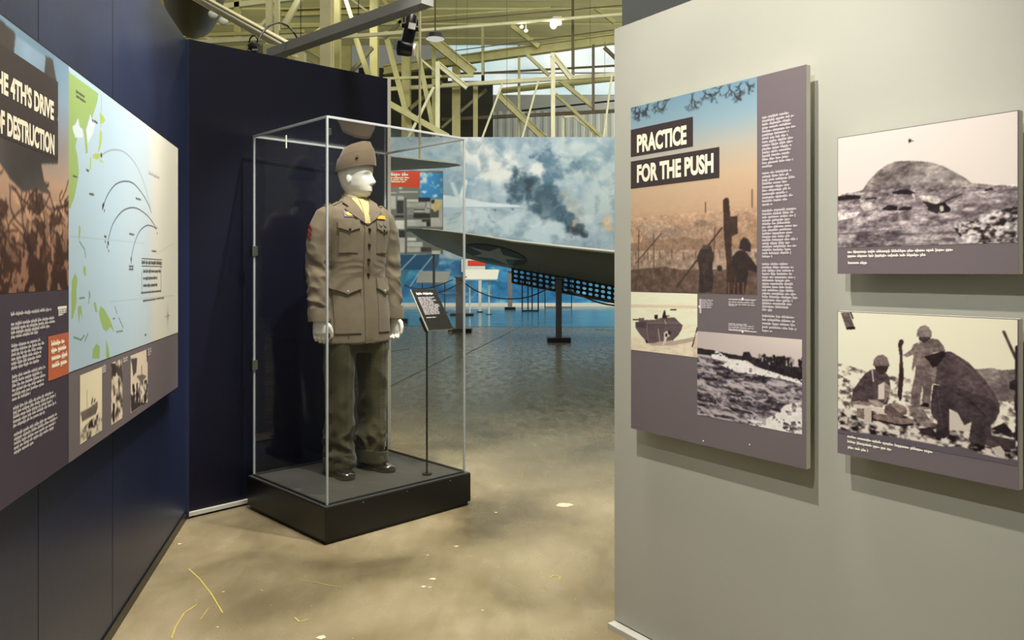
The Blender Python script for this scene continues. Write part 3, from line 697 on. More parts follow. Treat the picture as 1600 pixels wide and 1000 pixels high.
# ---- mountain photograph
bB = board('photo_board', RF, .955, 1.345, 1.403, 1.720, 'photo board of a flat-topped mountain, the upper one at right', 'photo board', 'print_grey', th=.022)
T4 = zoomT(RF, 1290, 160, 3.126); Ls = lambda a, b: T4(a, b)
p = Paint(T4, .957, 1.4175, 1.4005, 1.718, .0016)
p.fill((226, 210, 196)); p.mix(np.clip((p.fs-.5), 0, 1)*.5, (238, 224, 204))
def tex(P, a, b, seed, ax, az, k=3.0, off=.5, warp=.0):
    msk = inpoly(p.S, p.Z, p.pts(P)); S = p.S+warp*vnoise(p.S, p.Z, seed+40, 3, 25, 25)
    nn = np.clip((vnoise(S, p.Z, seed, 6, ax, az)-off)*k+.5, 0, 1)[..., None]
    c = np.array(a, float)*(1-nn)+np.array(b, float)*nn; p.c[msk] = c[msk]
mount = [(180, 432), (196, 405), (214, 380), (258, 335), (300, 305), (340, 290), (400, 285), (470, 288), (520, 294), (575, 312), (620, 335), (690, 374), (712, 394), (820, 404), (945, 412), (945, 440), (180, 440)]
tex(mount, (104, 92, 88), (158, 143, 134), 3, 40, 60, 2.8)
for cx, cy, rx, ry, a in ((570, 370, 90, 50, .5), (420, 380, 60, 28, .45), (490, 310, 60, 20, .35), (300, 390, 60, 24, .3)):
    x, y = T4(cx, cy); p.mix(np.exp(-(((p.S-x)/(rx/3.126*.0016))**2+((p.Z-y)/(ry/3.126*.0016))**2))*a, (214, 202, 190))
tex([(55, 462), (100, 446), (180, 430), (420, 414), (640, 418), (820, 404), (945, 410), (945, 690), (55, 712)], (118, 104, 104), (188, 172, 166), 7, 34, 130, 2.6, .48, .05)
tex([(620, 600), (760, 560), (870, 520), (945, 500), (945, 688), (680, 690)], (50, 42, 44), (214, 198, 188), 9, 90, 130, 4.2, .45, .02)
tex([(55, 640), (300, 620), (620, 600), (640, 690), (55, 712)], (104, 92, 94), (176, 162, 156), 10, 22, 110, 3.2, .5, .04)
p.poly([(55, 540), (165, 536), (150, 560), (55, 580)], (222, 206, 194), .1); p.poly([(165, 470), (225, 488), (238, 520), (190, 535), (172, 510)], (196, 180, 170), .2, 3)
for P in ([(58, 460), (120, 452), (172, 456), (168, 470), (90, 478), (58, 480)], [(322, 440), (370, 426), (395, 424), (440, 440), (420, 450), (330, 448)], [(275, 520), (310, 500), (350, 508), (350, 526), (290, 528)], [(352, 526), (380, 508), (425, 512), (415, 526), (356, 530)], [(770, 428), (815, 416), (820, 426), (780, 434)], [(190, 468), (250, 464), (250, 472), (196, 474)]): p.poly(P, (52, 44, 46), .3, 3, 80)
p.poly([(455, 455), (545, 456), (562, 478), (552, 500), (556, 534), (498, 506), (470, 478)], (200, 186, 172)); p.poly([(470, 478), (498, 508), (500, 528), (545, 544), (556, 534), (548, 500)], (60, 52, 52))
p.poly([(545, 496), (580, 486), (612, 520), (606, 532), (560, 542)], (40, 34, 36)); p.line([(562, 496), (600, 475), (665, 448)], .0032, (62, 54, 54)); p.poly([(558, 506), (575, 502), (580, 530), (560, 534)], (196, 180, 168)); p.line([(425, 448), (436, 468)], .003, (222, 208, 196))
p.poly([(405, 180), (418, 180), (414, 196), (408, 198)], (38, 32, 34)); p.line([(408, 192), (430, 186)], .0024, (50, 44, 46)); p.line([(420, 182), (432, 184)], .0024, (244, 236, 226))
gm = inpoly(p.S, p.Z, p.pts([(40, 458), (180, 425), (420, 410), (820, 400), (960, 405), (960, 720), (40, 730)])); grain(60, .24, 61, gm)
mm = inpoly(p.S, p.Z, p.pts(mount)); grain(34, .20, 71, mm)
p.blur(1); p.build('photograph', pm, RF.arr(.0006), bB, .82, 1.25, .07)
lines('caption_text', RF, [(T4(x0, y), T4(x1, y), y) for y, x0, x1 in ((737, 108, 622), (757, 108, 490), (790, 110, 203))], .0082, .0008, M['ink_white'], bB)

# ---- stretcher photograph
bC = board('photo_board', RF, .955, .851, 1.403, 1.2425, 'photo board of helmeted soldiers kneeling by a stretcher, the lower one at right', 'photo board', 'print_grey', th=.022)
T5 = zoomT(RF, 1290, 470, 2.858)
zc = (T5(55, 572)[1]+T5(852, 712)[1])/2
p = Paint(T5, .957, zc-.012, 1.4005, 1.2405, .0014); p.fill((236, 220, 192)); p.mix((1-p.fs)*.3, (244, 232, 208))
tex([(640, 300), (680, 306), (740, 300), (790, 310), (850, 305), (870, 310), (870, 470), (760, 460), (700, 400), (650, 340)], (124, 110, 106), (150, 136, 128), 4, 20, 30)
tex([(50, 275), (110, 292), (170, 310), (230, 350), (300, 330), (380, 350), (520, 470), (700, 440), (870, 455), (870, 730), (50, 600)], (92, 80, 78), (236, 222, 200), 6, 70, 95, 3.6, .40, .02)
tex([(50, 480), (300, 500), (520, 560), (870, 590), (870, 730), (50, 600)], (46, 38, 40), (220, 206, 190), 16, 60, 95, 3.6, .46, .02)
g1 = (96, 82, 82); g2 = (74, 62, 66); lt = (170, 152, 140)
p.poly([(68, 52), (106, 52), (132, 126), (94, 128)], (110, 98, 92)); p.poly([(92, 118), (132, 116), (133, 127), (95, 129)], (50, 42, 44)); p.line([(112, 52), (122, 78)], .004, (50, 42, 44))
# standing man
p.poly([(380, 462), (384, 400), (400, 330), (404, 280), (470, 270), (478, 340), (474, 400), (462, 474), (428, 472), (436, 400), (432, 380), (418, 464)], (120, 104, 100), .15, 4, 60)
p.poly([(345, 222), (356, 236), (384, 216), (392, 196), (420, 182), (470, 190), (484, 240), (476, 282), (400, 288), (388, 318), (386, 300), (394, 240), (362, 252), (346, 244)], (138, 122, 114), .12, 5, 60)
p.poly([(336, 190), (352, 188), (360, 236), (346, 240)], (232, 218, 198)); p.poly([(408, 156), (470, 156), (466, 180), (440, 188), (420, 178)], (80, 68, 66)); p.poly([(408, 160), (410, 130), (425, 114), (445, 108), (462, 118), (474, 140), (475, 162)], (134, 120, 112), .1)
p.line([(414, 160), (416, 190)], .003, (236, 224, 204)); p.poly([(324, 196), (330, 174), (345, 172), (350, 186), (342, 200), (344, 260), (350, 330), (340, 440), (332, 448), (322, 420), (328, 330), (332, 250)], (74, 60, 58), .15, 6, 60)
p.poly([(426, 470), (440, 455), (462, 458), (460, 476)], (40, 34, 36))
# seated man at left
p.poly([(116, 450), (122, 400), (150, 360), (176, 326), (206, 306), (262, 312), (286, 340), (290, 400), (276, 462), (240, 470), (196, 452), (150, 448)], (92, 80, 80), .2, 7, 60)
p.poly([(190, 440), (226, 444), (262, 460), (254, 478), (216, 470), (192, 452)], lt); p.poly([(236, 376), (262, 362), (270, 390), (262, 440), (234, 440)], (214, 198, 182)); p.poly([(262, 362), (292, 386), (286, 420), (266, 456), (262, 400)], (150, 134, 124))
p.poly([(218, 288), (284, 288), (272, 318), (250, 330), (228, 318)], (74, 62, 60)); p.poly([(212, 290), (216, 262), (234, 244), (256, 240), (276, 254), (288, 292)], (128, 114, 108), .1); p.line([(208, 308), (214, 360)], .003, (220, 204, 188)); p.poly([(118, 450), (196, 452), (200, 476), (122, 470)], (150, 134, 124), .2)
# patient and stretcher
p.poly([(126, 462), (200, 470), (262, 484), (262, 504), (200, 490), (124, 476)], (214, 198, 180)); p.poly([(212, 512), (240, 504), (392, 530), (392, 548), (330, 552), (216, 526)], (130, 112, 104)); p.poly([(212, 526), (330, 552), (392, 548), (392, 556), (330, 560), (214, 532)], (46, 38, 40))
p.poly([(262, 500), (266, 470), (286, 458), (330, 462), (364, 480), (362, 506), (330, 520), (290, 516)], (112, 96, 90), .15); p.poly([(290, 462), (340, 464), (364, 484), (330, 500), (310, 480)], (154, 136, 124)); p.poly([(364, 470), (400, 462), (440, 490), (470, 540), (500, 552), (490, 566), (430, 560), (390, 520)], (132, 118, 112), .35, 8, 80)
p.poly([(172, 478), (206, 476), (206, 544), (174, 544)], (196, 182, 166)); p.poly([(140, 480), (172, 482), (172, 530), (142, 520)], (130, 114, 104), .2); p.poly([(552, 492), (600, 494), (646, 552), (644, 584), (552, 578)], (206, 192, 176))
# kneeling man
p.poly([(470, 330), (490, 300), (492, 250), (520, 228), (560, 226), (640, 276), (700, 340), (748, 400), (778, 460), (778, 500), (740, 540), (640, 420), (560, 390), (492, 372), (476, 356)], (98, 84, 84), .12, 9, 40)
p.poly([(482, 376), (540, 378), (620, 400), (740, 440), (778, 490), (760, 536), (736, 556), (742, 600), (690, 640), (640, 620), (652, 540), (620, 556), (590, 500), (552, 482), (552, 560), (546, 600), (492, 590), (500, 540), (470, 500), (474, 420)], (82, 70, 72), .14, 10, 50)
p.poly([(492, 590), (546, 560), (556, 600), (530, 614), (470, 606), (424, 590), (420, 570), (470, 566)], (64, 54, 56), .1); p.poly([(636, 620), (742, 600), (850, 622), (848, 662), (790, 664), (740, 652), (700, 640), (660, 636)], (88, 76, 76), .15); p.poly([(740, 656), (780, 648), (802, 676), (800, 700), (760, 690)], (200, 184, 168), .2)
p.poly([(440, 250), (530, 222), (536, 240), (500, 290), (478, 300), (462, 270)], (58, 48, 48)); p.poly([(426, 258), (430, 220), (446, 186), (474, 168), (502, 172), (526, 200), (536, 224), (480, 232), (440, 250)], (124, 110, 104), .1, 3); p.poly([(466, 300), (498, 296), (490, 370), (476, 374)], (140, 124, 116))
p.line([(560, 240), (640, 300), (740, 420)], .003, (132, 116, 112), .6); p.line([(500, 400), (510, 470), (524, 560)], .003, (110, 96, 94), .6); p.line([(560, 400), (640, 440), (720, 520)], .003, (58, 48, 52), .7)
p.poly([(740, 570), (800, 544), (830, 580), (832, 612), (800, 600)], (60, 50, 52))
p.line([(796, 138), (822, 196), (852, 262)], .006, (92, 78, 72)); p.poly([(846, 205), (858, 198), (870, 210), (870, 640), (846, 620), (850, 500), (842, 480), (846, 400), (824, 396), (822, 362), (848, 350)], (62, 52, 54), .15)
al = np.ones(p.S.shape, bool); grain(46, .17, 81, al, 0, 178)
lower = inpoly(p.S, p.Z, p.pts([(40, 569), (110, 584), (300, 606), (480, 640), (535, 652), (600, 648), (700, 684), (760, 698), (870, 714), (870, 800), (40, 800)])); p.c[lower] = (112, 102, 106)
p.blur(1); p.build('photograph', pm, RF.arr(.0006), bC, .88, 1.25, .06)
lines('caption_text', RF, [(T5(x0, y), T5(x1, y), y) for y, x0, x1 in ((610, 98, 478), (632, 98, 295), (658, 100, 190))], .0082, .0009, M['ink_white'], bC)

# ---- the big board on the blue wall
SL = -2.62; SR = -.482
bD = board('map_board', LF, SL, .79, SR, 1.955, 'wide board with dusk picture and Pacific map headed DRIVE OF DESTRUCTION, on the blue wall', 'display board', 'print_plum', th=.018, gap=.030)
g = G(); LF.slab(g, [(SL, .785), (SR+.012, .785), (SR+.012, 1.962), (SL, 1.962)], -.004, -.020); link('board_frame', g, M['black'], bD)
Z1 = zoomT(LF, 0, 0, 2.5)
sm = LF.L(107, 112)[0]; zm = LF.L(113, 580)[1]; zpb = LF.L(108, 452)[1]
p = Paint(Z1, SL, zpb, sm, 1.953, .0034)
stops = [(0, (66, 48, 40)), (.12, (104, 76, 62)), (.30, (164, 134, 114)), (.46, (180, 152, 130)), (.62, (150, 142, 142)), (.80, (136, 156, 174)), (1, (120, 146, 166))]
for ch in range(3): p.c[..., ch] = np.interp(p.fz+.15*(vnoise(p.S, p.Z, 31, 4, 5, 5)-.5), [a for a, _ in stops], [c[ch] for _, c in stops])
bush = vnoise(p.S, p.Z, 33, 6, 22, 26); thr = np.interp(p.fz, [0, .15, .35, .5, .56], [.62, .56, .45, .33, .05]); p.mix((bush < thr)*.75, (64, 44, 38))
b2 = vnoise(p.S, p.Z, 37, 5, 40, 30); p.mix(((b2 > .60) & (p.fz < .42))*.5, (214, 170, 140))
r = random.Random(9)
for k in range(70):
    x = r.uniform(-60, 270); y = r.uniform(780, 1080); q = (x, y); a = r.uniform(-2.2, -.9)
    for _ in range(4):
        q2 = (q[0]+math.cos(a)*r.uniform(10, 34), q[1]+math.sin(a)*r.uniform(14, 44)); p.line([q, q2], .005, (58, 42, 38), .8); q = q2; a += r.uniform(-.5, .5)
p.poly([(-200, -100), (60, 130), (50, 240), (60, 262), (160, 310), (175, 216), (205, 232), (222, 330), (226, 640), (160, 640), (170, 700), (190, 760), (140, 740), (90, 750), (40, 700), (0, 640), (-200, 640)], (84, 78, 76), .25, 3, 6)
p.poly([(66, 140), (178, 222), (170, 310), (48, 240)], (142, 164, 184), .1, 5, 10)
p.blur(1); p.build('dusk_picture', pm, LF.arr(.0006), bD, 1.0, 1.2)['label'] = 'colour picture of brown scrub below a blue dusk sky'
zr = [(1.785, 1.885), (1.668, 1.775)]
s9 = LF.L(90, 170)[0]
for z0, z1 in zr: flat('title_bar', LF, [(SL, z0), (s9, z0), (s9, z1), (SL, z1)], .0012, M['print_brown'], bD)
def lefttext(full, sub, sa, sb, z0, z1):
    v, _ = text2d(full, .045); v2, _ = text2d(sub, .045)
    wf = max(q[0] for q in v)-min(q[0] for q in v); ws = max(q[0] for q in v2)-min(q[0] for q in v2)
    g = G(); put_text(g, full, LF, (sb-(sb-sa)*wf/ws, z0, sb, z1), .0018, .045); link('title_lettering', g, M['ink_cream'], bD)
a_ = [LF.L(u, v) for u, v in ((15, 124), (83, 152), (83, 186), (18, 158))]
lefttext("THE 4TH'S DRIVE", "4TH'S DRIVE", a_[0][0], a_[1][0], (a_[2][1]+a_[3][1])/2, (a_[0][1]+a_[1][1])/2)
a_ = [LF.L(u, v) for u, v in ((10, 181), (84, 206), (84, 242), (8.5, 213))]
lefttext("OF DESTRUCTION", "DESTRUCTION", a_[0][0], a_[1][0], (a_[2][1]+a_[3][1])/2, (a_[0][1]+a_[1][1])/2)
# map
Z6 = zoomT(LF, 100, 100, 4.348); Z7 = zoomT(LF, 100, 320, 4.1667)
p = Paint(Z6, sm, zm, SR, 1.953, .0030)
fs, fzz = p.fs, p.fz
base = np.array((182, 206, 222), float)[None, None]*np.ones(p.c.shape); p.c = base
p.mix(np.clip((fs-.30)/.40, 0, 1)*.55, (222, 226, 224)); p.mix(np.clip((fs-.60)/.12, 0, 1)*.8, (234, 228, 208)); p.mix(np.clip(.25-fs, 0, 1)*1.6, (176, 202, 218))
gr = (156, 184, 112); gr2 = (172, 194, 92)
p.poly([(18, 40), (232, 200), (225, 255), (205, 320), (188, 372), (178, 336), (150, 440), (155, 520), (160, 604), (146, 610), (138, 500), (128, 440), (110, 440), (96, 370), (60, 430), (72, 500), (90, 495), (76, 560), (92, 640), (100, 740), (90, 800), (70, 900), (42, 980), (18, 980)], gr)
p.poly([(56, 424), (80, 410), (92, 368), (100, 420), (122, 440), (130, 500), (80, 500), (62, 460)], (214, 226, 234)); p.poly([(148, 450), (172, 380), (178, 340), (188, 376), (214, 400), (196, 470), (160, 540)], (214, 226, 234))
for P in ([(240, 330), (262, 350), (280, 380), (262, 405), (246, 402)], [(245, 440), (258, 470), (254, 530), (238, 590), (226, 600), (238, 540)], [(192, 616), (240, 604), (248, 626), (226, 650), (196, 636)]): p.poly(P, gr2)
p.line([(180, 645), (176, 710)], .012, gr2); p.line([(250, 430), (254, 210)], .003, (150, 140, 140)); p.line([(240, 650), (262, 668)], .006, gr2)
p.T = Z7
for P in ([(96, 135), (106, 140), (104, 200), (94, 235), (92, 190)], [(128, 395), (142, 410), (140, 465), (130, 460), (122, 425)], [(48, 500), (70, 445), (86, 480), (80, 560), (80, 640), (56, 740), (46, 745)], [(190, 640), (205, 632), (216, 700), (204, 700)], [(236, 660), (262, 680), (300, 750), (310, 780), (328, 832), (300, 795), (276, 824), (256, 812), (232, 740), (226, 700)], [(90, 660), (112, 656), (118, 740), (104, 700), (98, 770), (88, 700)], [(182, 1000), (186, 940), (210, 905), (232, 920), (230, 1000)], [(272, 1000), (272, 870), (290, 940), (298, 1000)]): p.poly(P, gr)
for P in ([(100, 240), (132, 290), (140, 340)], [(100, 610), (132, 604)], [(160, 640), (164, 565), (172, 600)], [(330, 660), (345, 710)], [(355, 735), (385, 800)], [(62, 862), (110, 880), (132, 850)], [(154, 840), (134, 888)], [(340, 828), (382, 820)], [(318, 742), (330, 740)]): p.line(P, .005, (90, 110, 84), .8)
p.line([(40, 205), (520, 250)], .003, (150, 170, 176), .5); p.line([(300, 632), (715, 590)], .003, (150, 170, 176), .5); p.line([(600, 320), (715, 250)], .003, (180, 180, 160), .5)
ln = (66, 62, 72)
def arc(P, n=26):
    P = [np.array(p.T(*q)) for q in P]; out = []
    for i in range(len(P)-1):
        p0 = P[max(i-1, 0)]; p1 = P[i]; p2 = P[i+1]; p3 = P[min(i+2, len(P)-1)]
        for t in np.linspace(0, 1, 10): out.append(tuple(.5*((2*p1)+(-p0+p2)*t+(2*p0-5*p1+4*p2-p3)*t*t+(-p0+3*p1-3*p2+p3)*t**3)))
    return out
def curve(P, wd, col, a=1):
    Q = arc(P); T = p.T; p.T = lambda x, y: (x, y); p.line(Q, wd, col, a); p.T = T
curve([(288, 222), (315, 130), (360, 60), (410, 25), (470, 22), (530, 60), (570, 105), (600, 155)], .004, ln)
curve([(435, 360), (455, 260), (490, 175), (535, 136), (575, 140), (600, 158)], .004, ln)
for q in ((286, 250), (252, 10), (436, 355)): p.disc(q, .008, (50, 44, 50))
for x, y in ((268, 240), (280, 275), (290, 300), (250, 25), (262, 38), (436, 376), (604, 150), (606, 185)): p.disc((x, y), .005, (110, 60, 80))
p.T = Z6; curve([(252, 620), (300, 592), (350, 583), (410, 600), (470, 660), (520, 750), (560, 870), (585, 980)], .0036, (150, 146, 150)); p.disc((252, 620), .008, (40, 40, 40))
curve([(268, 955), (300, 880), (350, 818), (410, 797), (470, 812), (530, 880), (570, 950), (592, 1010)], .004, ln); p.disc((268, 955), .007, (70, 50, 60))
p.build('pacific_map', pm, LF.arr(.0006), bD, .92)['label'] = 'pale blue map with green coasts and curved route lines'
g = G()
M['ink_soft'] = mat('soft_brown_ink', (104, 98, 92), .55, var=.01)
def mp(T, rows, h, m):
    lines('map_lettering', LF, [(T(x0, y0), T(x1, y0), k+int(x0)) for k, (x0, y0, x1) in enumerate(rows)], h, .0012, m, bD)
mp(Z6, [(80, 190, 138), (82, 222, 145), (188, 385, 226), (60, 765, 86), (170, 886, 202), (486, 915, 522), (150, 724, 168)], .009, M['ink_soft'])
mp(Z6, [(575, 745, 648)], .016, M['ink_grey'])
mp(Z7, [(424, 193, 456), (570, 304, 600), (422, 404, 450), (422, 424, 450), (260, 212, 276), (500, 578, 632), (512, 630, 596), (600, 616, 650), (524, 852, 536)], .009, M['ink_soft'])
mp(Z7, [(504, 384, 636)], .018, M['ink_soft'])
mp(Z7, [(514, 440, 630), (514, 486, 606), (514, 534, 606)], .014, M['ink_soft'])
g = G()
for A, B in (((504, 348), (636, 350)), ((504, 398), (636, 402)), ((630, 402), (630, 568)), ((504, 572), (504, 430)), ((504, 574), (630, 568))):
    a, b = Z7(*A), Z7(*B)
    if abs(a[0]-b[0]) < .05: b = (a[0], b[1])
    else: b = (b[0], a[1])
    d = Vector((b[0]-a[0], b[1]-a[1])).normalized()*.0012; g.add([LF.P(a[0]-d.y, a[1]+d.x, .0012), LF.P(b[0]-d.y, b[1]+d.x, .0012), LF.P(b[0]+d.y, b[1]-d.x, .0012), LF.P(a[0]+d.y, a[1]-d.x, .0012)], [(0, 1, 2, 3)])
link('legend_rules', g, M['ink_dark'], bD)
cs, cz = Z7(674, 722); g = G()
for k in range(8):
    a = k*math.pi/4; L = .07 if k % 2 == 0 else .035; dx, dz = math.cos(a), math.sin(a)
    g.add([LF.P(cs-dz*.006, cz+dx*.006, .0012), LF.P(cs+dx*L, cz+dz*L, .0012), LF.P(cs+dz*.006, cz-dx*.006, .0012)], [(0, 1, 2)])
link('compass_rose', g, M['ink_grey'], bD)
# grey strip below the map with three photographs
flat('photo_strip', LF, [(sm, .79), (SR, .79), (SR, zm-.004), (sm, zm-.004)], .0006, M['print_grey'], bD)
Z8 = zoomT(LF, 110, 540, 6.25)
def small(name, P, seed, fn, label):
    global p
    Q = [Z8(*q) for q in P]; s0 = (Q[0][0]+Q[3][0])/2; s1 = (Q[1][0]+Q[2][0])/2; z1 = (Q[0][1]+Q[1][1])/2; z0 = (Q[2][1]+Q[3][1])/2
    p = Paint(Z8, s0, z0, s1, z1, .0028); fn(); p.blur(1); p.build(name, pm, LF.arr(.0012), bD)['label'] = label
def f1():
    p.fill((234, 222, 192)); p.c *= (1+.05*(vnoise(p.S, p.Z, 3, 4, 20, 20)-.5))[..., None]
    tex([(90, 840), (200, 720), (300, 640), (310, 900), (90, 980)], (70, 60, 58), (224, 210, 186), 4, 40, 50, 4, .42)
    p.poly([(92, 655), (180, 610), (262, 545), (262, 600), (245, 670), (180, 705), (110, 745), (104, 690)], (112, 98, 94), .2); p.line([(158, 440), (160, 600)], .004, (150, 136, 120)); p.poly([(170, 780), (210, 720), (220, 780), (240, 800), (200, 800), (170, 815)], (40, 34, 34))
    p.line([(205, 560), (212, 525)], .01, (60, 52, 52)); p.line([(228, 548), (236, 530)], .008, (60, 52, 52))
small('ship_photograph', [(82, 292), (300, 210), (310, 825), (98, 960)], 1, f1, 'sepia photograph of a grounded ship')
def f2():
    p.fill((200, 184, 164)); tex([(380, 100), (520, 100), (520, 760), (380, 760)], (70, 60, 58), (226, 210, 188), 6, 34, 40, 4, .45)
    p.poly([(395, 170), (440, 180), (440, 300), (410, 300), (400, 240)], (60, 50, 50)); p.poly([(450, 220), (505, 240), (508, 380), (480, 300), (455, 290)], (80, 70, 68)); p.poly([(410, 560), (430, 570), (428, 745), (410, 750)], (34, 30, 30))
small('group_photograph', [(388, 170), (500, 130), (512, 710), (402, 765)], 2, f2, 'narrow sepia photograph of figures in rubble')
def f3():
    p.fill((222, 204, 182)); tex([(600, 380), (760, 330), (760, 560), (610, 560)], (40, 34, 36), (230, 214, 196), 7, 40, 44, 5, .42)
    p.poly([(585, 130), (650, 120), (640, 260), (610, 300), (600, 200)], (84, 74, 74)); p.poly([(585, 470), (615, 500), (615, 555), (700, 555), (740, 560), (590, 650)], (60, 50, 54)); p.poly([(640, 300), (700, 280), (740, 300), (690, 365)], (120, 106, 100)); p.line([(693, 200), (693, 290)], .008, (90, 80, 76)); p.poly([(740, 40), (752, 40), (752, 170), (744, 150)], (50, 44, 44))
small('crater_photograph', [(580, 105), (742, 35), (760, 560), (590, 640)], 3, f3, 'sepia photograph of a harbour blast')
for (x0, y0, x1) in ((306, 220, 342), (306, 245, 342), (306, 270, 342), (512, 140, 555), (512, 165, 555), (752, 50, 788), (752, 75, 788), (752, 100, 780)):
    lines('caption_text', LF, [(Z8(x0, y0), Z8(x1, y0), x0+y0)], .010, .0014, M['ink_grey'], bD)
# text column and orange box
Z9 = zoomT(LF, 0, 440, 3.5714); g = G(); k = 0
rows = [(57, 190, 285, 160)]
def para(y0, y1, n, xr, last, x0=58):
    for i in range(n):
        yy = y0+(y1-y0)*i/(n-1); A = Z9(x0, yy); B = Z9(xr*(.9+.1*random.Random(int(yy)).random()) if i < n-1 else last, yy); global k; k += 1
        scribble(g, LF, (A[0], A[1]), (B[0], A[1]), .0102, .0010, k)
A = Z9(57, 192); B = Z9(285, 192); scribble(g, LF, (A[0], A[1]), (B[0], A[1]), .0102, .0010, 3)
para(248, 320, 4, 305, 210); para(370, 494, 6, 245, 215, 60); para(543, 670, 6, 255, 165, 64); para(718, 818, 5, 318, 248, 70); para(866, 966, 5, 318, 185, 75)
link('body_text', g, M['ink_grey'], bD)
lines('caption_text', LF, [(Z9(x0, y0), Z9(x1, y0), y0) for x0, y0, x1 in ((324, 168, 370), (324, 180, 368), (324, 191, 350))], .0075, .0010, M['ink_white'], bD)
A = Z9(320, 148); B = Z9(370, 148); flat('caption_rule', LF, [(A[0], A[1]-.004), (B[0], A[1]-.004), (B[0], A[1]+.004), (A[0], A[1]+.004)], .001, M['ink_white'], bD)
Q = [Z9(*q) for q in ((264, 305), (397, 280), (404, 508), (270, 552))]; s0 = (Q[0][0]+Q[3][0])/2; zt = (Q[0][1]+Q[1][1])/2; zb = (Q[2][1]+Q[3][1])/2
flat('quote_box', LF, [(s0, zb), (sm, zb), (sm, zt), (s0, zt)], .001, M['orange'], bD)
g = G()
for x0, y0, x1 in ((282, 362, 356), (282, 400, 366), (284, 443, 372), (286, 484, 370)): A, B = Z9(x0, y0), Z9(x1, y0); scribble(g, LF, (A[0], A[1]), (B[0], A[1]), .0165, .0016, y0)
link('quote_text', g, M['ink_cream'], bD)
# ------------------------------------------------------------------ glass case
N0 = Vector((-.921, 3.785, 0)); cr = Vector((.713, .701, 0)).normalized(); cl = Vector((-cr.y, cr.x, 0)); LR, LL = .955, .84
def CP(a, b, z): return N0+cr*a+cl*b+Vector((0, 0, z))       # a along the right side, b along the left side
def cbox(g, a0, a1, b0, b1, z0, z1):
    return g.prism([CP(a0, b0, z0), CP(a1, b0, z0), CP(a1, b1, z0), CP(a0, b1, z0)], (0, 0, z1-z0))
case = empty('display_case', CP(LR/2, LL/2, 0), 'tall clear display case on a black plinth holding the uniformed mannequin', 'display case')
PZ = .188; GT = 2.128; IN = .022; TH = .008
g = G(); cbox(g, .012, LR-.012, .012, LL-.012, 0, .022); link('kick_base', g, M['black'], case)
g = G(); cbox(g, 0, LR, 0, LL, .022, PZ-.004); link('plinth', g, M['black'], case, bevel=.002)
g = G(); cbox(g, .004, LR-.004, .004, LL-.004, PZ-.0039, PZ); link('plinth_deck', g, M['plinth_top'], case)
A0, A1, B0, B1 = IN, LR-IN, IN, LL-IN; Z0 = PZ+.001
for nm, (a0, a1, b0, b1, z0, z1) in (('side_pane', (A0+TH, A1-TH, B0, B0+TH, Z0, GT-TH)), ('side_pane', (A0+TH, A1-TH, B1-TH, B1, Z0, GT-TH)), ('side_pane', (A0, A0+TH, B0+TH, B1-TH, Z0, GT-TH)), ('side_pane', (A1-TH, A1, B0+TH, B1-TH, Z0, GT-TH)), ('top_pane', (A0+TH, A1-TH, B0+TH, B1-TH, GT-TH, GT))):
    g = G(); cbox(g, a0, a1, b0, b1, z0, z1); link(nm, g, M['acrylic'], case)
E = .009
M['edge_bright'] = mat('lit_acrylic_edge', (214, 218, 216), .2, var=.03, spec=.9)
for (a0, b0) in ((A0, B0), (A1-E, B0), (A0, B1-E), (A1-E, B1-E)):
    e = E if (a0, b0) != (A1-E, B0) else E
    g = G(); cbox(g, a0-.001, a0+e+.001, b0-.001, b0+e+.001, Z0, GT); link('corner_edge', g, M['acrylic_edge'], case, bevel=.0015)
for (a0, a1, b0, b1) in ((A0+E, A1-E, B0-.001, B0+.007), (A0+E, A1-E, B1-.007, B1+.001), (A0-.001, A0+.007, B0+E, B1-E), (A1-.007, A1+.001, B0+E, B1-E)):
    g = G(); cbox(g, a0, a1, b0, b1, GT-.012, GT+.001); link('top_edge', g, M['acrylic_edge'], case, bevel=.0015)
    g = G(); cbox(g, a0, a1, b0, b1, Z0, Z0+.010); link('bottom_channel', g, M['dk_steel'], case)
for a, b, z in ((A0, B1, 1.47), (A0, B1, .82), (A1, B1, .87)):
    hg = None
    g = G(); cbox(g, a-.012, a+.02, b-.02, b+.006, z-.028, z+.028); hg = link('hinge', g, M['chrome'], case, bevel=.002)
    g = G(); g.tube([CP(a-.012, b+.002, z-.034), CP(a-.012, b+.002, z+.034)], .006, 10); link('hinge_pin', g, M['black_metal'], hg, smooth=True)
g = G(); cbox(g, A0+.010, A0+.034, B0+.012, B0+.020, 2.035, 2.07); link('bracket', g, M['chrome'], case, bevel=.002)
g = G(); cbox(g, A0+.020, A0+.026, B0+.45, B0+.456, 2.02, 2.09); link('lock_bar', g, M['board_white'], case)
for a in (.50, .80, .22): g = G(); g.tube([CP(a, 0.001, .17), CP(a, -.0015, .17)], .003, 8); link('screw', g, M['chrome'], case)

